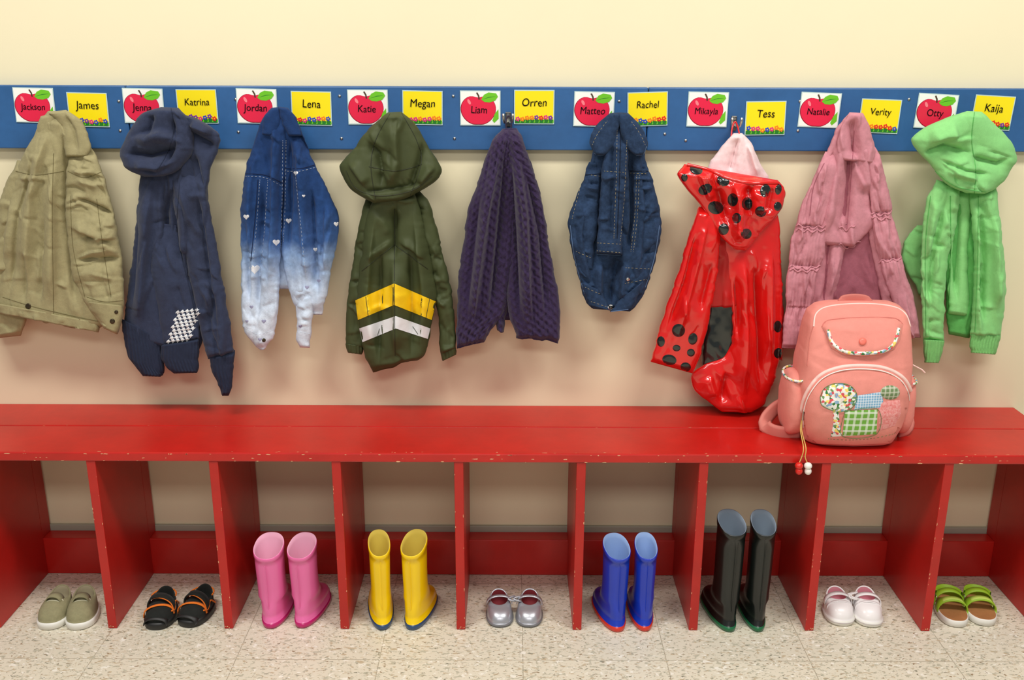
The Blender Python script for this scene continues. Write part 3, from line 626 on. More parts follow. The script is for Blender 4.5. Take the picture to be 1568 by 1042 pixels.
piece(g,'sleeve_right',[(1316,225,1340,224,.6),(1322,250,1350,248),(1327,280,1357,278),(1334,315,1365,312),(1335,330,1366,326,.9),(1336,350,1372,348,1),(1342,380,1380,378),(1347,398,1381,394,.85),(1350,415,1385,412),(1358,440,1393,436),(1374,480,1404,474),(1384,517,1409,517)],m_pk,Y=-.064,th=.019,seed=76,wr=.002,wsc=(9,60),p=.4,wob=.8,res=1.2,disp=gather((328,397)),
 rf=[(26,76,8,60,2.8,.007)],folds=[(3,-.006,1334,328,1367,324),(3,-.006,1345,399,1382,396)])
piece(g,'hood_fold',[(1300,172,1320,173),(1292,186,1330,190),(1286,205,1336,212),(1282,228,1340,236),(1290,245,1338,250)],m_pk,Y=-.074,th=.018,seed=77,wr=.003,folds=[(7,-.018,1310,180,1312,245)],rf=(8,85,20,40,3.5,.006))
for pts in ([(1219,344),(1242,349),(1264,346)],[(1219,351),(1244,354),(1264,352)],[(1208,407),(1230,411),(1256,408)],[(1209,412),(1230,415),(1254,413)],[(1334,326),(1350,329),(1367,324)],[(1346,400),(1365,399),(1382,395)],[(1285,346),(1296,352),(1310,344)],[(1284,372),(1300,380),(1318,368)],[(1335,332),(1352,336),(1368,331)]):
    line(g,'ruffle',pts,m_pk,.0017,False,.0012,2.2)
for pts in ([(1308,200),(1303,280),(1297,350)],[(1262,250),(1246,285),(1240,330)]): line(g,'seam',pts,m_pkd,.0008)

# 9 green hoodie
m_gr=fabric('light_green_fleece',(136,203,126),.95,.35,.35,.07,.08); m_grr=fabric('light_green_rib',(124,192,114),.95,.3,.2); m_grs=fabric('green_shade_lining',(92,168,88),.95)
g=G('light_green_hoodie')
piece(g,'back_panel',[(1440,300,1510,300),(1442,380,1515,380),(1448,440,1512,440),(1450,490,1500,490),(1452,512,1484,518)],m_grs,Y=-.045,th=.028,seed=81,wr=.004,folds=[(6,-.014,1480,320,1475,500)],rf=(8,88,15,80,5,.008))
piece(g,'pocket_side',[(1404,345,1440,345),(1386,368,1435,370),(1380,388,1430,388),(1386,410,1425,415),(1398,432,1425,440),(1408,452,1425,455)],m_gr,Y=-.03,th=.018,seed=82,wr=.003,rf=(6,40,30,30,4,.006))
piece(g,'sleeve_left',[(1434,275,1470,285),(1420,305,1468,315),(1413,345,1462,355),(1411,390,1452,395),(1411,430,1448,440),(1412,480,1446,485),(1413,522,1445,524)],m_gr,Y=-.070,th=.028,seed=83,wr=.004,wsc=(14,60),folds=[(6,-.018,1452,300,1432,380,1425,480),(8,.014,1430,300,1420,400)],rf=[(12,90,20,60,4.5,.008),(16,15,30,25,3.6,.006)])
piece(g,'cuff_left',[(1413,520,1445,522),(1413,535,1443,538),(1415,555,1438,556)],m_grr,Y=-.070,th=.026,seed=84,ribs=4.5,wr=.001,cap=(0,0))
piece(g,'sleeve_right',[(1484,295,1526,285),(1487,340,1530,330),(1490,390,1535,380),(1490,430,1540,425),(1488,470,1538,470),(1485,515,1533,516)],m_gr,Y=-.068,th=.030,seed=85,wr=.004,wsc=(14,60),folds=[(6,-.018,1505,310,1510,400,1505,500),(8,.016,1522,320,1525,480),(7,.014,1495,320,1497,500)],rf=[(12,90,20,60,4.5,.008),(16,15,30,25,3.6,.006)])
piece(g,'cuff_right',[(1485,512,1533,514),(1485,527,1529,530),(1487,540,1524,543)],m_grr,Y=-.068,th=.028,seed=86,ribs=4.5,wr=.001,cap=(0,0))
piece(g,'placket',[(1452,290,1492,292),(1456,340,1484,345),(1455,400,1482,400),(1452,450,1484,455),(1453,480,1484,485)],m_gr,Y=-.060,th=.022,seed=87,wr=.004,folds=[(5,-.018,1470,300,1466,470)])
piece(g,'hood',[(1480,170,1504,171),(1448,181,1524,190),(1414,196,1544,212),(1396,214,1556,234),(1404,232,1556,247),(1424,252,1546,264),(1438,270,1534,281),(1458,287,1518,293),(1480,296,1508,297)],m_gr,Y=-.084,th=.042,seed=88,wr=.004,wsc=(40,30),p=.6,
 folds=[(8,-.018,1412,236,1450,222,1490,235),(10,.016,1420,215,1470,205),(7,-.015,1490,240,1530,250,1548,242),(9,.013,1450,262,1500,275),(6,-.012,1440,245,1480,262,1520,268)],rf=(12,20,50,40,5,.006))
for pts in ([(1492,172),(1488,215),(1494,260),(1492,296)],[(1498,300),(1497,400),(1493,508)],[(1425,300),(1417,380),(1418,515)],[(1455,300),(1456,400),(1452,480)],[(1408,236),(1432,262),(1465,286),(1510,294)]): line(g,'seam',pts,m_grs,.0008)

# ------------------------------------------------------------------ backpack
m_bp=mat('salmon_canvas',(226,140,128),.8,[(800,.4,.0008),(30,.3,.004)],.06,40,sheen=.05)
m_bpd=mat('salmon_piping',(200,116,106),.8,[(800,.4,.0008)])
m_bpl=mat('pale_pink_tape',(244,206,198),.6,[(500,.3,.0006)])
g=G('pink_backpack')
rowsb=[(.4285,.646,.812,-.236,-.125),(.4300,.640,.820,-.244,-.12),(.436,.634,.828,-.252,-.115),(.47,.622,.840,-.262,-.11),(.51,.614,.847,-.268,-.11),(.56,.612,.849,-.266,-.11),(.61,.616,.848,-.256,-.112),(.65,.622,.845,-.242,-.114),(.685,.628,.842,-.225,-.116),(.708,.636,.837,-.208,-.12),(.722,.650,.824,-.19,-.13),(.728,.672,.805,-.175,-.142)]
R=np.array(rowsb); Zs=R[:,0]
ZZ=np.unique(np.concatenate([np.linspace(Zs[0],.445,8),np.linspace(.445,.70,80),np.linspace(.70,Zs[-1],10)]))
V=[];Fc=[];nt=140
wrk=[]
rw=random.Random(5)
for _ in range(26): wrk.append((rw.uniform(.61,.85),rw.uniform(.44,.72),rw.uniform(-.6,.6),rw.uniform(.02,.06),rw.uniform(.0012,.003)*rw.choice([-1,-1,1])))
for zi,z in enumerate(ZZ):
    xl,xr,yf,yb=[np.interp(z,Zs,R[:,k]) for k in (1,2,3,4)]
    for j in range(nt):
        t=2*math.pi*j/nt; c,s=math.cos(t),math.sin(t); e=.5
        x=(xl+xr)/2+(xr-xl)/2*math.copysign(abs(c)**e,c); y=(yf+yb)/2-(yb-yf)/2*math.copysign(abs(s)**e,s)
        nz=float(vnoise(np.array(x*14),np.array(z*14),5))*.004+float(vnoise(np.array(x*40+y*30),np.array(z*30),6))*.002
        if s>0:
            for (wx,wz,wa,wl,wamp) in wrk:
                du=(x-wx)*math.cos(wa)+(z-wz)*math.sin(wa); dv=-(x-wx)*math.sin(wa)+(z-wz)*math.cos(wa)
                if abs(du)<wl*1.5: nz-=wamp*math.exp(-(du/wl)**2)*math.exp(-abs(dv)/.004)
        y+=nz*(1 if s>0 else 0); x+=nz*c*.8
        V.append((x,y,z))
for i in range(len(ZZ)-1):
    for j in range(nt):
        k=(j+1)%nt; Fc.append((i*nt+j,i*nt+k,(i+1)*nt+k,(i+1)*nt+j))
Fc.append(tuple(range(nt-1,-1,-1))); Fc.append(tuple((len(ZZ)-1)*nt+j for j in range(nt)))
o=mkmesh('main_compartment',V,Fc,m_bp,g.e); g.add(V,Fc)
fp=[(1230,668),(1226,640),(1230,610),(1244,585),(1268,567),(1300,559),(1335,559),(1366,568),(1388,584),(1396,604),(1396,640),(1386,668),(1370,682),(1310,685),(1248,683)]
o=patch(g,'front_pocket',fp,m_bp,.001,.014,16,4,.45)
g.add([v.co[:] for v in o.data.vertices],[tuple(p.vertices) for p in o.data.polygons])
fl=[(1258,500),(1266,491),(1300,487),(1345,486),(1372,488),(1383,496),(1379,520),(1370,535),(1350,543),(1320,546),(1290,543),(1272,533),(1266,515)]
o=patch(g,'flap',fl,m_bp,.003,.010,12,4,.35)
g.add([v.co[:] for v in o.data.vertices],[tuple(p.vertices) for p in o.data.polygons])
def floral():
    m,nt,b=newmat('floral_trim'); N=nt.nodes;L=nt.links
    tc=N.new('ShaderNodeTexCoord'); v=N.new('ShaderNodeTexVoronoi'); v.inputs['Scale'].default_value=190; L.new(tc.outputs['Object'],v.inputs[0])
    cr=N.new('ShaderNodeValToRGB'); cr.color_ramp.interpolation='CONSTANT'; sp=N.new('ShaderNodeSeparateColor'); L.new(v.outputs['Color'],sp.inputs[0]); L.new(sp.outputs[0],cr.inputs[0])
    el=cr.color_ramp.elements; el[0].color=lin((220,80,90)); el[1].position=.9; el[1].color=lin((50,120,60))
    for p,c in ((.12,(240,238,230)),(.35,(245,215,110)),(.45,(235,235,228)),(.62,(140,175,205)),(.72,(110,150,90)),(.82,(235,225,215))):
        e=el.new(p); e.color=lin(c)
    L.new(cr.outputs[0],b.inputs['Base Color']); b.inputs['Roughness'].default_value=.7; return m
m_ft=floral()
def checks(name,base,a,scl=60):
    m,nt,b=newmat(name); N=nt.nodes;L=nt.links; tc=N.new('ShaderNodeTexCoord'); sp=N.new('ShaderNodeSeparateXYZ'); L.new(tc.outputs['Object'],sp.inputs[0])
    cur=None
    base_c=lin(base)
    for ax,fr in (('X',scl*6),('Z',scl*6)):
        mu=N.new('ShaderNodeMath'); mu.operation='MULTIPLY'; mu.inputs[1].default_value=fr; L.new(sp.outputs[ax],mu.inputs[0])
        si=N.new('ShaderNodeMath'); si.operation='SINE'; L.new(mu.outputs[0],si.inputs[0])
        gt=N.new('ShaderNodeMath'); gt.operation='GREATER_THAN'; gt.inputs[1].default_value=.45; L.new(si.outputs[0],gt.inputs[0])
        ha=N.new('ShaderNodeMath'); ha.operation='MULTIPLY'; ha.inputs[1].default_value=.55; L.new(gt.outputs[0],ha.inputs[0])
        mx=N.new('ShaderNodeMix'); mx.data_type='RGBA'; L.new(ha.outputs[0],mx.inputs[0])
        if cur is None: mx.inputs[6].default_value=base_c
        else: L.new(cur,mx.inputs[6])
        mx.inputs[7].default_value=lin(a); cur=mx.outputs[2]
    L.new(cur,b.inputs['Base Color']); b.inputs['Roughness'].default_value=.75; return m
m_pg=checks('green_plaid',(110,170,60),(235,240,225),75); m_pb=checks('blue_gingham',(120,170,205),(235,240,245),190); m_pg2=checks('sage_plaid',(110,135,90),(215,215,195),110)
m_pf=mat('pink_floral_cloth',(238,180,175),.7,col2=(215,90,90),msc=220)
line(g,'flap_trim',[(1268,505),(1273,522),(1283,533),(1300,540),(1325,541),(1352,538),(1367,529),(1373,516),(1376,503)],m_ft,.0036,off=.000)
line(g,'flap_edge',[(1259,500),(1267,491),(1300,487),(1345,486),(1372,488),(1382,496)],m_bpd,.0012)
patch(g,'button',ell(1321,523,6),mat('coral_button',(240,120,105),.35),.003,.003,4,3)
line(g,'zip_tape',[(1226,655),(1227,628),(1236,600),(1256,575),(1285,563),(1320,560),(1355,564),(1382,578),(1395,600),(1397,625)],m_bpl,.0042,off=.000)
m_zip=mat('zip_teeth',(250,240,235),.4)
line(g,'zip_teeth',[(1230,655),(1231,628),(1240,603),(1259,580),(1286,568),(1320,565),(1354,569),(1379,582),(1391,602),(1393,625)],m_zip,.0011,False,off=.002)
line(g,'top_piping',[(1246,500),(1250,480),(1270,469),(1320,465),(1365,469),(1386,480),(1394,500)],m_bpl,.0018)
line(g,'seam',[(1236,560),(1240,520),(1246,498)],m_bpd,.001); line(g,'seam',[(1398,560),(1397,530),(1394,498)],m_bpd,.001)
patch(g,'tree_trunk',[(1276,628),(1284,628),(1286,650),(1290,668),(1272,669),(1276,650)],m_ft,.0015,0,3)
patch(g,'tree_canopy',[(1256,608),(1262,595),(1275,588),(1290,587),(1304,592),(1312,604),(1310,618),(1300,628),(1285,631),(1270,627),(1258,620)],m_ft,.002,.001,6)
patch(g,'house_roof',[(1312,606),(1350,600),(1354,624),(1308,628)],m_pb,.0015,0,5)
patch(g,'house_wall',[(1294,629),(1344,627),(1342,665),(1290,668)],m_pg,.0018,0,6)
patch(g,'house_side',[(1346,616),(1378,612),(1380,634),(1370,652),(1346,660)],m_pf,.0016,0,5)
patch(g,'small_tree',ell(1363,601,15,11),m_pg2,.0022,0,5)
m_th=mat('green_thread',(60,120,60),.7)
line(g,'applique_outline',[(1256,608),(1262,595),(1275,588),(1290,587),(1304,592),(1312,604),(1310,618),(1300,628),(1285,631),(1270,627),(1258,620),(1256,608)],m_th,.0006,off=.0025)
line(g,'applique_outline',[(1294,629),(1344,627),(1342,665),(1290,668),(1294,629)],m_th,.0005,off=.002)
line(g,'pocket_stitch',[(1268,672),(1300,674),(1340,671),(1370,664)],m_th,.0004,True,off=.001)
def blob(name,cx,cy,cz,rx,ry,rz,m,par,e=.8,n=20,noi=.003):
    V=[];Fc=[]
    for i in range(n+1):
        a=math.pi*i/n-math.pi/2
        for j in range(2*n):
            t=math.pi*j/n
            ca,sa,ct,st=math.cos(a),math.sin(a),math.cos(t),math.sin(t)
            f=lambda v:math.copysign(abs(v)**e,v)
            x=cx+rx*f(ca)*f(ct);y=cy+ry*f(ca)*f(st);z=cz+rz*f(sa)
            q=float(vnoise(np.array(x*50),np.array(z*50+y*30),2))*noi
            V.append((x+q,y+q,z))
    for i in range(n):
        for j in range(2*n):
            k=(j+1)%(2*n); Fc.append((i*2*n+j,i*2*n+k,(i+1)*2*n+k,(i+1)*2*n+j))
    return mkmesh(name,V,Fc,m,par)
blob('side_pocket_left',.612,-.18,.51,.024,.052,.072,m_bp,g.e,.7)
blob('side_pocket_right',.850,-.18,.51,.018,.052,.068,m_bp,g.e,.7)
curveobj('side_trim_left',[[(.612+.022*math.cos(t),-.18+.050*math.sin(t),.572+.004*math.cos(t)) for t in [2*math.pi*i/30 for i in range(31)]]],m_ft,.0028,g.e)
curveobj('side_trim_right',[[(.850+.017*math.cos(t),-.18+.050*math.sin(t),.567) for t in [2*math.pi*i/30 for i in range(31)]]],m_ft,.0026,g.e)
def strap(name,pts,w,th_,m,par,up=(0,0,1)):
    P=[Vector(q) for q in smoothpts(pts,.006)]; V=[];Fc=[]
    for i,p_ in enumerate(P):
        d=(P[min(i+1,len(P)-1)]-P[max(i-1,0)]).normalized(); s=d.cross(Vector(up))
        s=s.normalized() if s.length>1e-4 else Vector((1,0,0)); n=s.cross(d).normalized()
        for a,b_ in ((-1,-1),(-.6,-1.3),(.6,-1.3),(1,-1),(1,1),(.6,1.3),(-.6,1.3),(-1,1)): V.append(p_+s*a*w/2+n*b_*th_/2)
    for i in range(len(P)-1):
        for j in range(8):
            k=(j+1)%8; Fc.append((i*8+j,i*8+k,(i+1)*8+k,(i+1)*8+j))
    Fc.append(tuple(range(7,-1,-1))); Fc.append(tuple((len(P)-1)*8+j for j in range(8)))
    return mkmesh(name,V,Fc,m,par)
m_bps=mat('salmon_strap',(218,134,122),.8,[(800,.4,.0008)])
strap('shoulder_strap_left',[(.63,-.125,.49),(.595,-.13,.475),(.568,-.145,.452),(.566,-.168,.441),(.59,-.19,.438),(.63,-.195,.442)],.032,.006,m_bps,g.e,(0,1,0.2))
strap('shoulder_strap_right',[(.845,-.13,.48),(.866,-.14,.472),(.878,-.16,.458),(.872,-.18,.443),(.85,-.19,.440)],.026,.006,m_bps,g.e,(0,1,.2))
strap('grab_handle',[(.705,-.155,.722),(.71,-.15,.731),(.735,-.148,.734),(.76,-.15,.731),(.765,-.155,.722)],.016,.004,m_bpd,g.e,(0,1,0))
m_cord=mat('gold_cord',(214,176,96),.6)
p0=g.hit(1229,628)[0]; 
pz=[p0+Vector((0,-.006,0)),p0+Vector((-.002,-.008,-.04)),Vector((.614,-.289,.445)),Vector((.612,-.2925,.425))]
for k,(dx,mm) in enumerate(((-.009,mat('red_bead',(215,40,30),.3)),(.010,mat('white_bead',(238,232,225),.3)))):
    e=Vector((.612+dx,-.2955,.412))
    curveobj('charm_cord_%d'%(k+1),[smoothpts([tuple(q+Vector((dx*.4*i/3,0,0))) for i,q in enumerate(pz)]+[tuple(e)],.004)],m_cord,.0011,g.e)
    blob('charm_%d'%(k+1),e.x,-.298,.408,.0085,.0085,.0075,mm,g.e,1,10,0); blob('charm_low_%d'%(k+1),e.x+.001,-.298,.396,.0075,.0075,.008,mm,g.e,1,10,0)
m_pull=mat('pull_metal',(200,190,180),.3,metal=1)
curveobj('zip_pull',[[tuple(p0+Vector((0,-.006,.004))),tuple(p0+Vector((-.001,-.008,-.02)))]],m_pull,.002,g.e)
curveobj('side_zip_pull',[[(.855,-.20,.60),(.873,-.21,.592),(.880,-.21,.585)]],m_bpl,.0015,g.e)

# ------------------------------------------------------------------ footwear
def ringp(yh,yt,hw,z,n=56,ex=.85,asym=.1,tilt=0):
    o=[]
    for j in range(n):
        t=2*math.pi*j/n; c,s=math.cos(t),math.sin(t)
        y=(yh+yt)/2+(yt-yh)/2*math.copysign(abs(c)**ex,c); x=hw*math.copysign(abs(s)**ex,s)*(1+asym*c)
        o.append(Vector((x,y,z+tilt*c)))
    return o
def loft(name,rings,mi,mats,parent,capb=True,capt=True,ct=0):
    V=[v for r in rings for v in r]; n=len(rings[0]); Fc=[];M=[]
    for i in range(len(rings)-1):
        for j in range(n):
            k=(j+1)%n; Fc.append((i*n+j,i*n+k,(i+1)*n+k,(i+1)*n+j)); M.append(mi[i])
    if capb: Fc.append(tuple(range(n-1,-1,-1))); M.append(mi[0])
    if capt: Fc.append(tuple((len(rings)-1)*n+j for j in range(n))); M.append(mi[-1])
    Fc=[tuple(reversed(f)) for f in Fc]
    return mkmesh(name,V,Fc,mats,parent,True,M)
def place(e,heel,ang):
    e.location=(heel.x,heel.y,0.0005); e.rotation_euler=(0,0,-math.radians(ang))
def boot(name,px,py,ang,Hh,Lf,wf,rx,ry,ms,mu,mi_,tilt=.014):
    heel=PZ(px,py,0); e=empty(name); place(e,heel,ang)
    hw=wf/2; yt=.006+2*ry
    rows=[(0,.004,Lf-.004,hw-.004,0,.12),(.0015,0,Lf,hw-.001,0,.12),(.006,0,Lf+.001,hw,0,.12),(.0115,0,Lf,hw,0,.12),(.012,.0025,Lf-.003,hw-.002,1,.12),
      (.018,.002,Lf-.003,hw-.0015,1,.12),(.0185,.0028,Lf-.004,hw-.0025,1,.12),(.024,.0025,Lf-.004,hw-.002,1,.12),(.0245,.0033,Lf-.005,hw-.003,1,.12),
      (.032,.003,Lf-.009,hw-.003,1,.11),(.038,.0032,Lf-.016,hw-.003,1,.1),(.043,.0035,Lf-.026,hw-.004,1,.08),(.048,.004,Lf-.038,hw-.005,1,.06),(.053,.0048,Lf-.05,hw-.0055,1,.04),(.060,.006,max(yt+.022,Lf-.062),hw-.006,1,.02),
      (.070,.0075,yt+.014,rx-.0005,1,0),(.082,.008,yt+.007,rx-.002,1,0),(.10,.0075,yt+.003,rx-.002,1,0),(.13,.006,yt,rx-.0015,1,0)]
    for q in (.25,.5,.75): rows.append((.13+(Hh-.015-.13)*q,.006-.001*q,yt+.0005*q,rx-.0015+.001*q,1,0))
    rows+=[(Hh-.013,.005,yt,rx-.0005,1,0),(Hh-.012,.0038,yt+.0012,rx+.0007,1,0),(Hh-.002,.0035,yt+.0015,rx+.001,1,0),(Hh,.0045,yt+.0005,rx,2,0),(Hh-.001,.006,yt-.001,rx-.0015,2,0)]
    rings=[];mi=[]
    for (z,yh,y2,h,m_,asy) in rows:
        tl=tilt*max(0,(z-.08)/(Hh-.08))**1.5 if z>.08 else 0
        rings.append(ringp(yh,y2,h,z,asym=asy,tilt=tl)); mi.append(m_)
    for zz,ins in ((Hh-.01,.0075),(Hh-.04,.010),(Hh-.07,.0115),(Hh-.1,.013)):
        tl=tilt*max(0,(zz-.08)/(Hh-.08))**1.5 if zz>.08 else 0
        rings.append(ringp(ins,yt-ins+.004,rx-ins+.0035,zz,asym=0,tilt=tl)); mi.append(2)
    loft('boot',rings,mi,[ms,mu,mi_],e)
    curveobj('moulded_rib',[[(0,.0035-.0002*i,.05+i*.006) for i in range(int((Hh-.07)/.006))]],mu,.0009,e)
    return e
def rub(name,c,r=.28): return mat(name,c,r,[(25,.12,.002)],coat=.2)
mp1,mp2,mp3=rub('pink_rubber',(232,110,168)),rub('magenta_rubber',(190,30,106)),mat('pale_pink_lining',(240,180,205),.8)
boot('pink_rain_boot',413,964,2,.188,.15,.064,.032,.034,mp2,mp1,mp3); boot('pink_rain_boot',460,963,10,.188,.15,.062,.0305,.033,mp2,mp1,mp3)
my1,my2,my3=rub('yellow_rubber',(248,208,10)),rub('slate_blue_rubber',(45,75,115)),mat('tan_yellow_lining',(214,190,80),.8)
boot('yellow_rain_boot',587,966,-11,.198,.15,.058,.0235,.034,my2,my1,my3); boot('yellow_rain_boot',629,966,12,.198,.15,.060,.027,.035,my2,my1,my3)
mb1,mb2,mb3=rub('blue_rubber',(24,56,182)),rub('red_sole_rubber',(215,55,35)),mat('pale_blue_lining',(145,175,222),.8)
boot('blue_rain_boot',948,969,-12,.194,.15,.062,.0285,.034,mb2,mb1,mb3); boot('blue_rain_boot',988,968,-2,.194,.15,.056,.0240,.034,mb2,mb1,mb3)
mg1,mg2,mg3=rub('dark_green_rubber',(17,22,20),.32),rub('green_sole_rubber',(26,104,64)),mat('grey_lining',(130,145,160),.8)
boot('dark_green_rain_boot',1119,969,-9,.252,.155,.058,.0295,.035,mg2,mg1,mg3); boot('dark_green_rain_boot',1162,969,0,.252,.16,.054,.0265,.034,mg2,mg1,mg3)

def placeshoe(name,toe,heel,hz=.045):
    t=PZ(*toe,0); h=PZ(*heel,hz); e=empty(name); d=(t-h); d.z=0; Ln=d.length
    e.location=(h.x,h.y,.0005); e.rotation_euler=(0,0,math.atan2(d.y,d.x)-math.pi/2); return e,Ln
def lowshoe(name,toe,heel,w,msole,mup,minn,opn=.55,hh=.050,sh=.038,fh=.042,solez=.016,ex=.85):
    e,Ln=placeshoe(name,toe,heel,hh); hw=w/2; n=56
    rings=[ringp(.004,Ln-.004,hw-.003,0,ex=ex),ringp(0,Ln,hw,.002,ex=ex),ringp(0,Ln+.001,hw+.0005,solez*.8,ex=ex),ringp(.001,Ln-.0005,hw-.0005,solez,ex=ex),ringp(.003,Ln-.003,hw-.002,solez+.0005,ex=ex)]
    mi=[0,0,0,0,1]
    base=ringp(.003,Ln-.003,hw-.002,solez,ex=ex); rim=ringp(.006,Ln*opn,hw*.68,0,ex=.9,asym=-.05)
    def zr(j):
        c=math.cos(2*math.pi*j/n); return sh+(hh-sh)*max(0,-c)**1.5+(fh-sh)*max(0,c)**2
    for f in (.1,.22,.34,.46,.58,.7,.8,.9,1.0):
        r=[]
        for j in range(n):
            q=f**1.7; b_=base[j]; m2=rim[j]; z=solez+(zr(j)-solez)*math.sin(f*math.pi/2)**.9
            r.append(Vector((b_.x*(1-q)+m2.x*q,b_.y*(1-q)+m2.y*q,z)))
        rings.append(r); mi.append(1)
    top=rings[-1]; c=Vector((0,Ln*opn*.5,0))
    for ins,dz in ((.94,.001),(.9,-.002),(.92,-.012),(.9,-.022)):
        rings.append([Vector((v.x*ins,c.y+(v.y-c.y)*ins,max(solez-.002,v.z+dz))) for v in top]); mi.append(2)
    rings.append([Vector((v.x*.9,c.y+(v.y-c.y)*.9,solez-.002)) for v in top]); mi.append(2)
    mi[-5]=1
    loft('shoe',rings,mi,[msole,mup,minn],e)
    return e,Ln
def band(name,e,y,w,hw,z0,z1,m,th_=.002,skew=0):
    n=16
    V=[];Fc=[]
    for i in range(n+1):
        t=math.pi*i/n; x=-hw*math.cos(t); z=z0+(z1-z0)*math.sin(t)**.7; yy=y+skew*(-math.cos(t))
        nx,nz=-math.cos(t),math.sin(t)
        for k in (-1,1): V.append((x+nx*th_,yy+k*w/2,z+nz*th_))
        for k in (1,-1): V.append((x,yy+k*w/2,z))
    for i in range(n):
        for j in range(4):
            k=(j+1)%4; Fc.append((i*4+j,i*4+k,(i+1)*4+k,(i+1)*4+j))
    Fc.append((0,1,2,3)); Fc.append((n*4,n*4+1,n*4+2,n*4+3))
    return mkmesh(name,V,Fc,m,e)
m_ws=mat('white_rubber',(232,230,222),.5); m_ks=fabric('khaki_canvas',(146,141,108),.85,.4,.2); m_kin=mat('cream_lining',(180,170,140),.8)
m_elas=mat('elastic_lace',(200,196,170),.7)
for t,h in (((72,966),(98,893)),((120,966),(132,893))):
    e,Ln=lowshoe('khaki_sneaker',t,h,.067,m_ws,m_ks,m_kin,.52,.058,.042,.05)
    for i in range(4): 
        y=Ln*(.5+.07*i); band('lace_%d'%(i+1),e,y,.004,.021-.001*i,.034,.0525-.0035*i,m_elas,.0012)
    band('tongue',e,Ln*.50,.02,.016,.04,.058,m_ks,.002)
m_bs=mat('black_rubber',(26,26,26),.5); m_bf=fabric('black_mesh',(34,36,34),.8); m_or=fabric('orange_webbing',(228,120,40),.7)
for t,h in (((238,966),(256,895)),((284,962),(318,892))):
    e,Ln=lowshoe('black_orange_sandal',t,h,.066,m_bs,m_bf,m_bf,.5,.054,.035,.044)
    band('strap_front',e,Ln*.68,.007,.030,.018,.043,m_or,.002,.008); band('strap_mid',e,Ln*.48,.018,.029,.02,.055,m_bf,.003,-.004); band('strap_accent',e,Ln*.55,.0035,.030,.02,.0535,m_or,.002,-.006)
    band('toe_cap',e,Ln*.88,.024,.024,.012,.026,m_bs,.002)
    curveobj('heel_piping',[[(.027*math.sin(a),.030-.030*math.cos(a),.043) for a in [math.pi*(-.5+i/16) for i in range(17)]]],m_or,.0018,e)
    for s in (-1,1): curveobj('side_piping_%d'%(1 if s<0 else 2),[smoothpts([(s*.031,Ln*.25,.022),(s*.029,Ln*.4,.036),(s*.031,Ln*.55,.024),(s*.030,Ln*.7,.030)],.004)],m_or,.0018,e)
m_sv=mat('silver_leather',(186,188,196),.32,metal=.6,bumps=[(40,.3,.002)]); m_rin=mat('crimson_lining',(128,34,42),.8); m_bs2=mat('grey_sole',(110,110,112),.6)
for t,h,s in (((767,962),(763,899),-1),((809,962),(812,899),1)):
    e,Ln=lowshoe('silver_ballet_flat',t,h,.061,m_bs2,m_sv,m_rin,.60,.044,.032,.032,.006)
    band('strap',e,Ln*.42,.009,.028,.026,.046,m_sv,.0018)
    curveobj('bow',[[(s*.028+.008*math.sin(a*2),Ln*.42+.008*math.cos(a),.038+.004*math.sin(a)) for a in [2*math.pi*i/20 for i in range(21)]]],m_sv,.0022,e)
m_wl=mat('white_leather',(240,236,236),.35,coat=.2); m_pin=mat('pink_lining',(226,150,165),.8)
for t,h,s in (((1291,960),(1277,895),-1),((1334,962),(1322,895),1)):
    e,Ln=lowshoe('white_sneaker',t,h,.064,m_ws,m_wl,m_pin,.54,.052,.040,.042,.012)
    band('strap',e,Ln*.42,.012,.0295,.026,.052,m_wl,.002); band('strap_2',e,Ln*.6,.006,.0285,.02,.0425,m_wl,.0015)
    curveobj('bow',[[(s*.03+.009*math.sin(a*2),Ln*.42+.011*math.cos(a),.046+.006*math.sin(a)) for a in [2*math.pi*i/20 for i in range(21)]]],m_wl,.002,e)
    curveobj('sole_line',[[tuple(v) for v in ringp(-.0005,Ln+.001,.0328,.009)]],mat('pale_line',(200,190,190),.6),.0007,e,True)
m_lg=mat('lime_green_strap',(150,190,40),.55); m_tan=mat('tan_footbed',(168,112,66),.75,mottle=.1,msc=80)
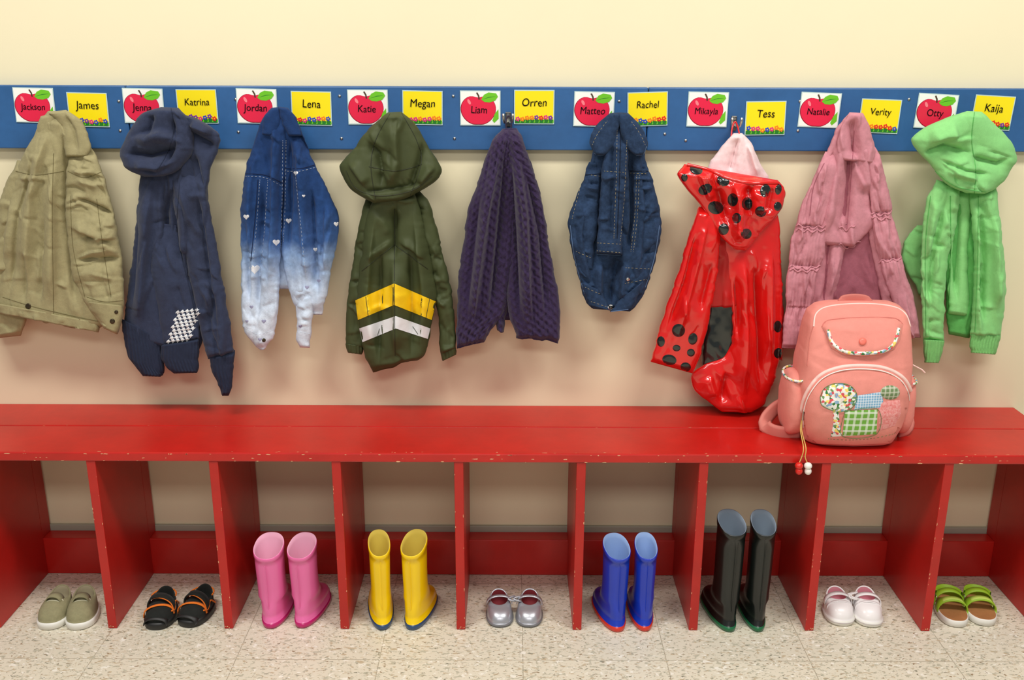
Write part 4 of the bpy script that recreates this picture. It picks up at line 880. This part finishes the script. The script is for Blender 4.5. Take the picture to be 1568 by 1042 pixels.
for t,h in (((1466,962),(1446,896)),((1509,960),(1490,896))):
    e,Ln=placeshoe('lime_sandal',t,h,.04); hw=.032
    loft('sole',[ringp(.004,Ln-.004,hw-.003,0),ringp(0,Ln,hw,.002),ringp(0,Ln,hw,.015),ringp(.002,Ln-.002,hw-.002,.017),ringp(.004,Ln-.004,hw-.004,.0172),ringp(.006,Ln-.006,hw-.006,.0165)],[0,0,0,1,1,1],[m_ws,m_tan],e)
    band('strap_front',e,Ln*.56,.020,.0315,.012,.042,m_lg,.0025); band('strap_back',e,Ln*.32,.018,.0310,.012,.048,m_lg,.0025)
    band('velcro_tab',e,Ln*.56,.013,.024,.028,.0445,mat('pale_lime',(190,215,95),.6),.0015)
    V=[];Fc=[]
    for i in range(17):
        a=math.pi*(.0+i/16); x=.0295*math.cos(a); y=.034-.032*math.sin(a)
        V+=[(x,y,.016),(x,y,.044),(x*.92,y+.002*math.sin(a),.044),(x*.92,y+.002*math.sin(a),.016)]
    for i in range(16):
        for j in range(4): Fc.append((i*4+j,i*4+(j+1)%4,(i+1)*4+(j+1)%4,(i+1)*4+j))
    mkmesh('heel_strap',V,Fc,m_lg,e)
    curveobj('heel_buckle',[[(.03,Ln*.36+.006*math.cos(a),.03+.006*math.sin(a)) for a in [2*math.pi*i/12 for i in range(13)]]],m_metal,.001,e)

# ------------------------------------------------------------------ lights
def area(name,loc,size,sy,power,col,rot=(0,0,0)):
    l=bpy.data.lights.new(name,'AREA'); l.shape='RECTANGLE'; l.size=size; l.size_y=sy; l.energy=power; l.color=col
    o=bpy.data.objects.new(name,l); o.location=loc; o.rotation_euler=rot; link(o)
area('ceiling_light_a',(-1.0,-1.2,2.7),1.1,.4,40,(1,.97,.91))
area('ceiling_light_b',(1.1,-1.2,2.7),1.1,.4,40,(1,.97,.91))
area('ceiling_light_c',(0,-3.4,2.7),2.0,.5,34,(1,.97,.93),(math.radians(25),0,0))
w=bpy.data.worlds.new('World'); scene.world=w; w.use_nodes=True
w.node_tree.nodes['Background'].inputs[0].default_value=(1,.98,.95,1); w.node_tree.nodes['Background'].inputs[1].default_value=.27
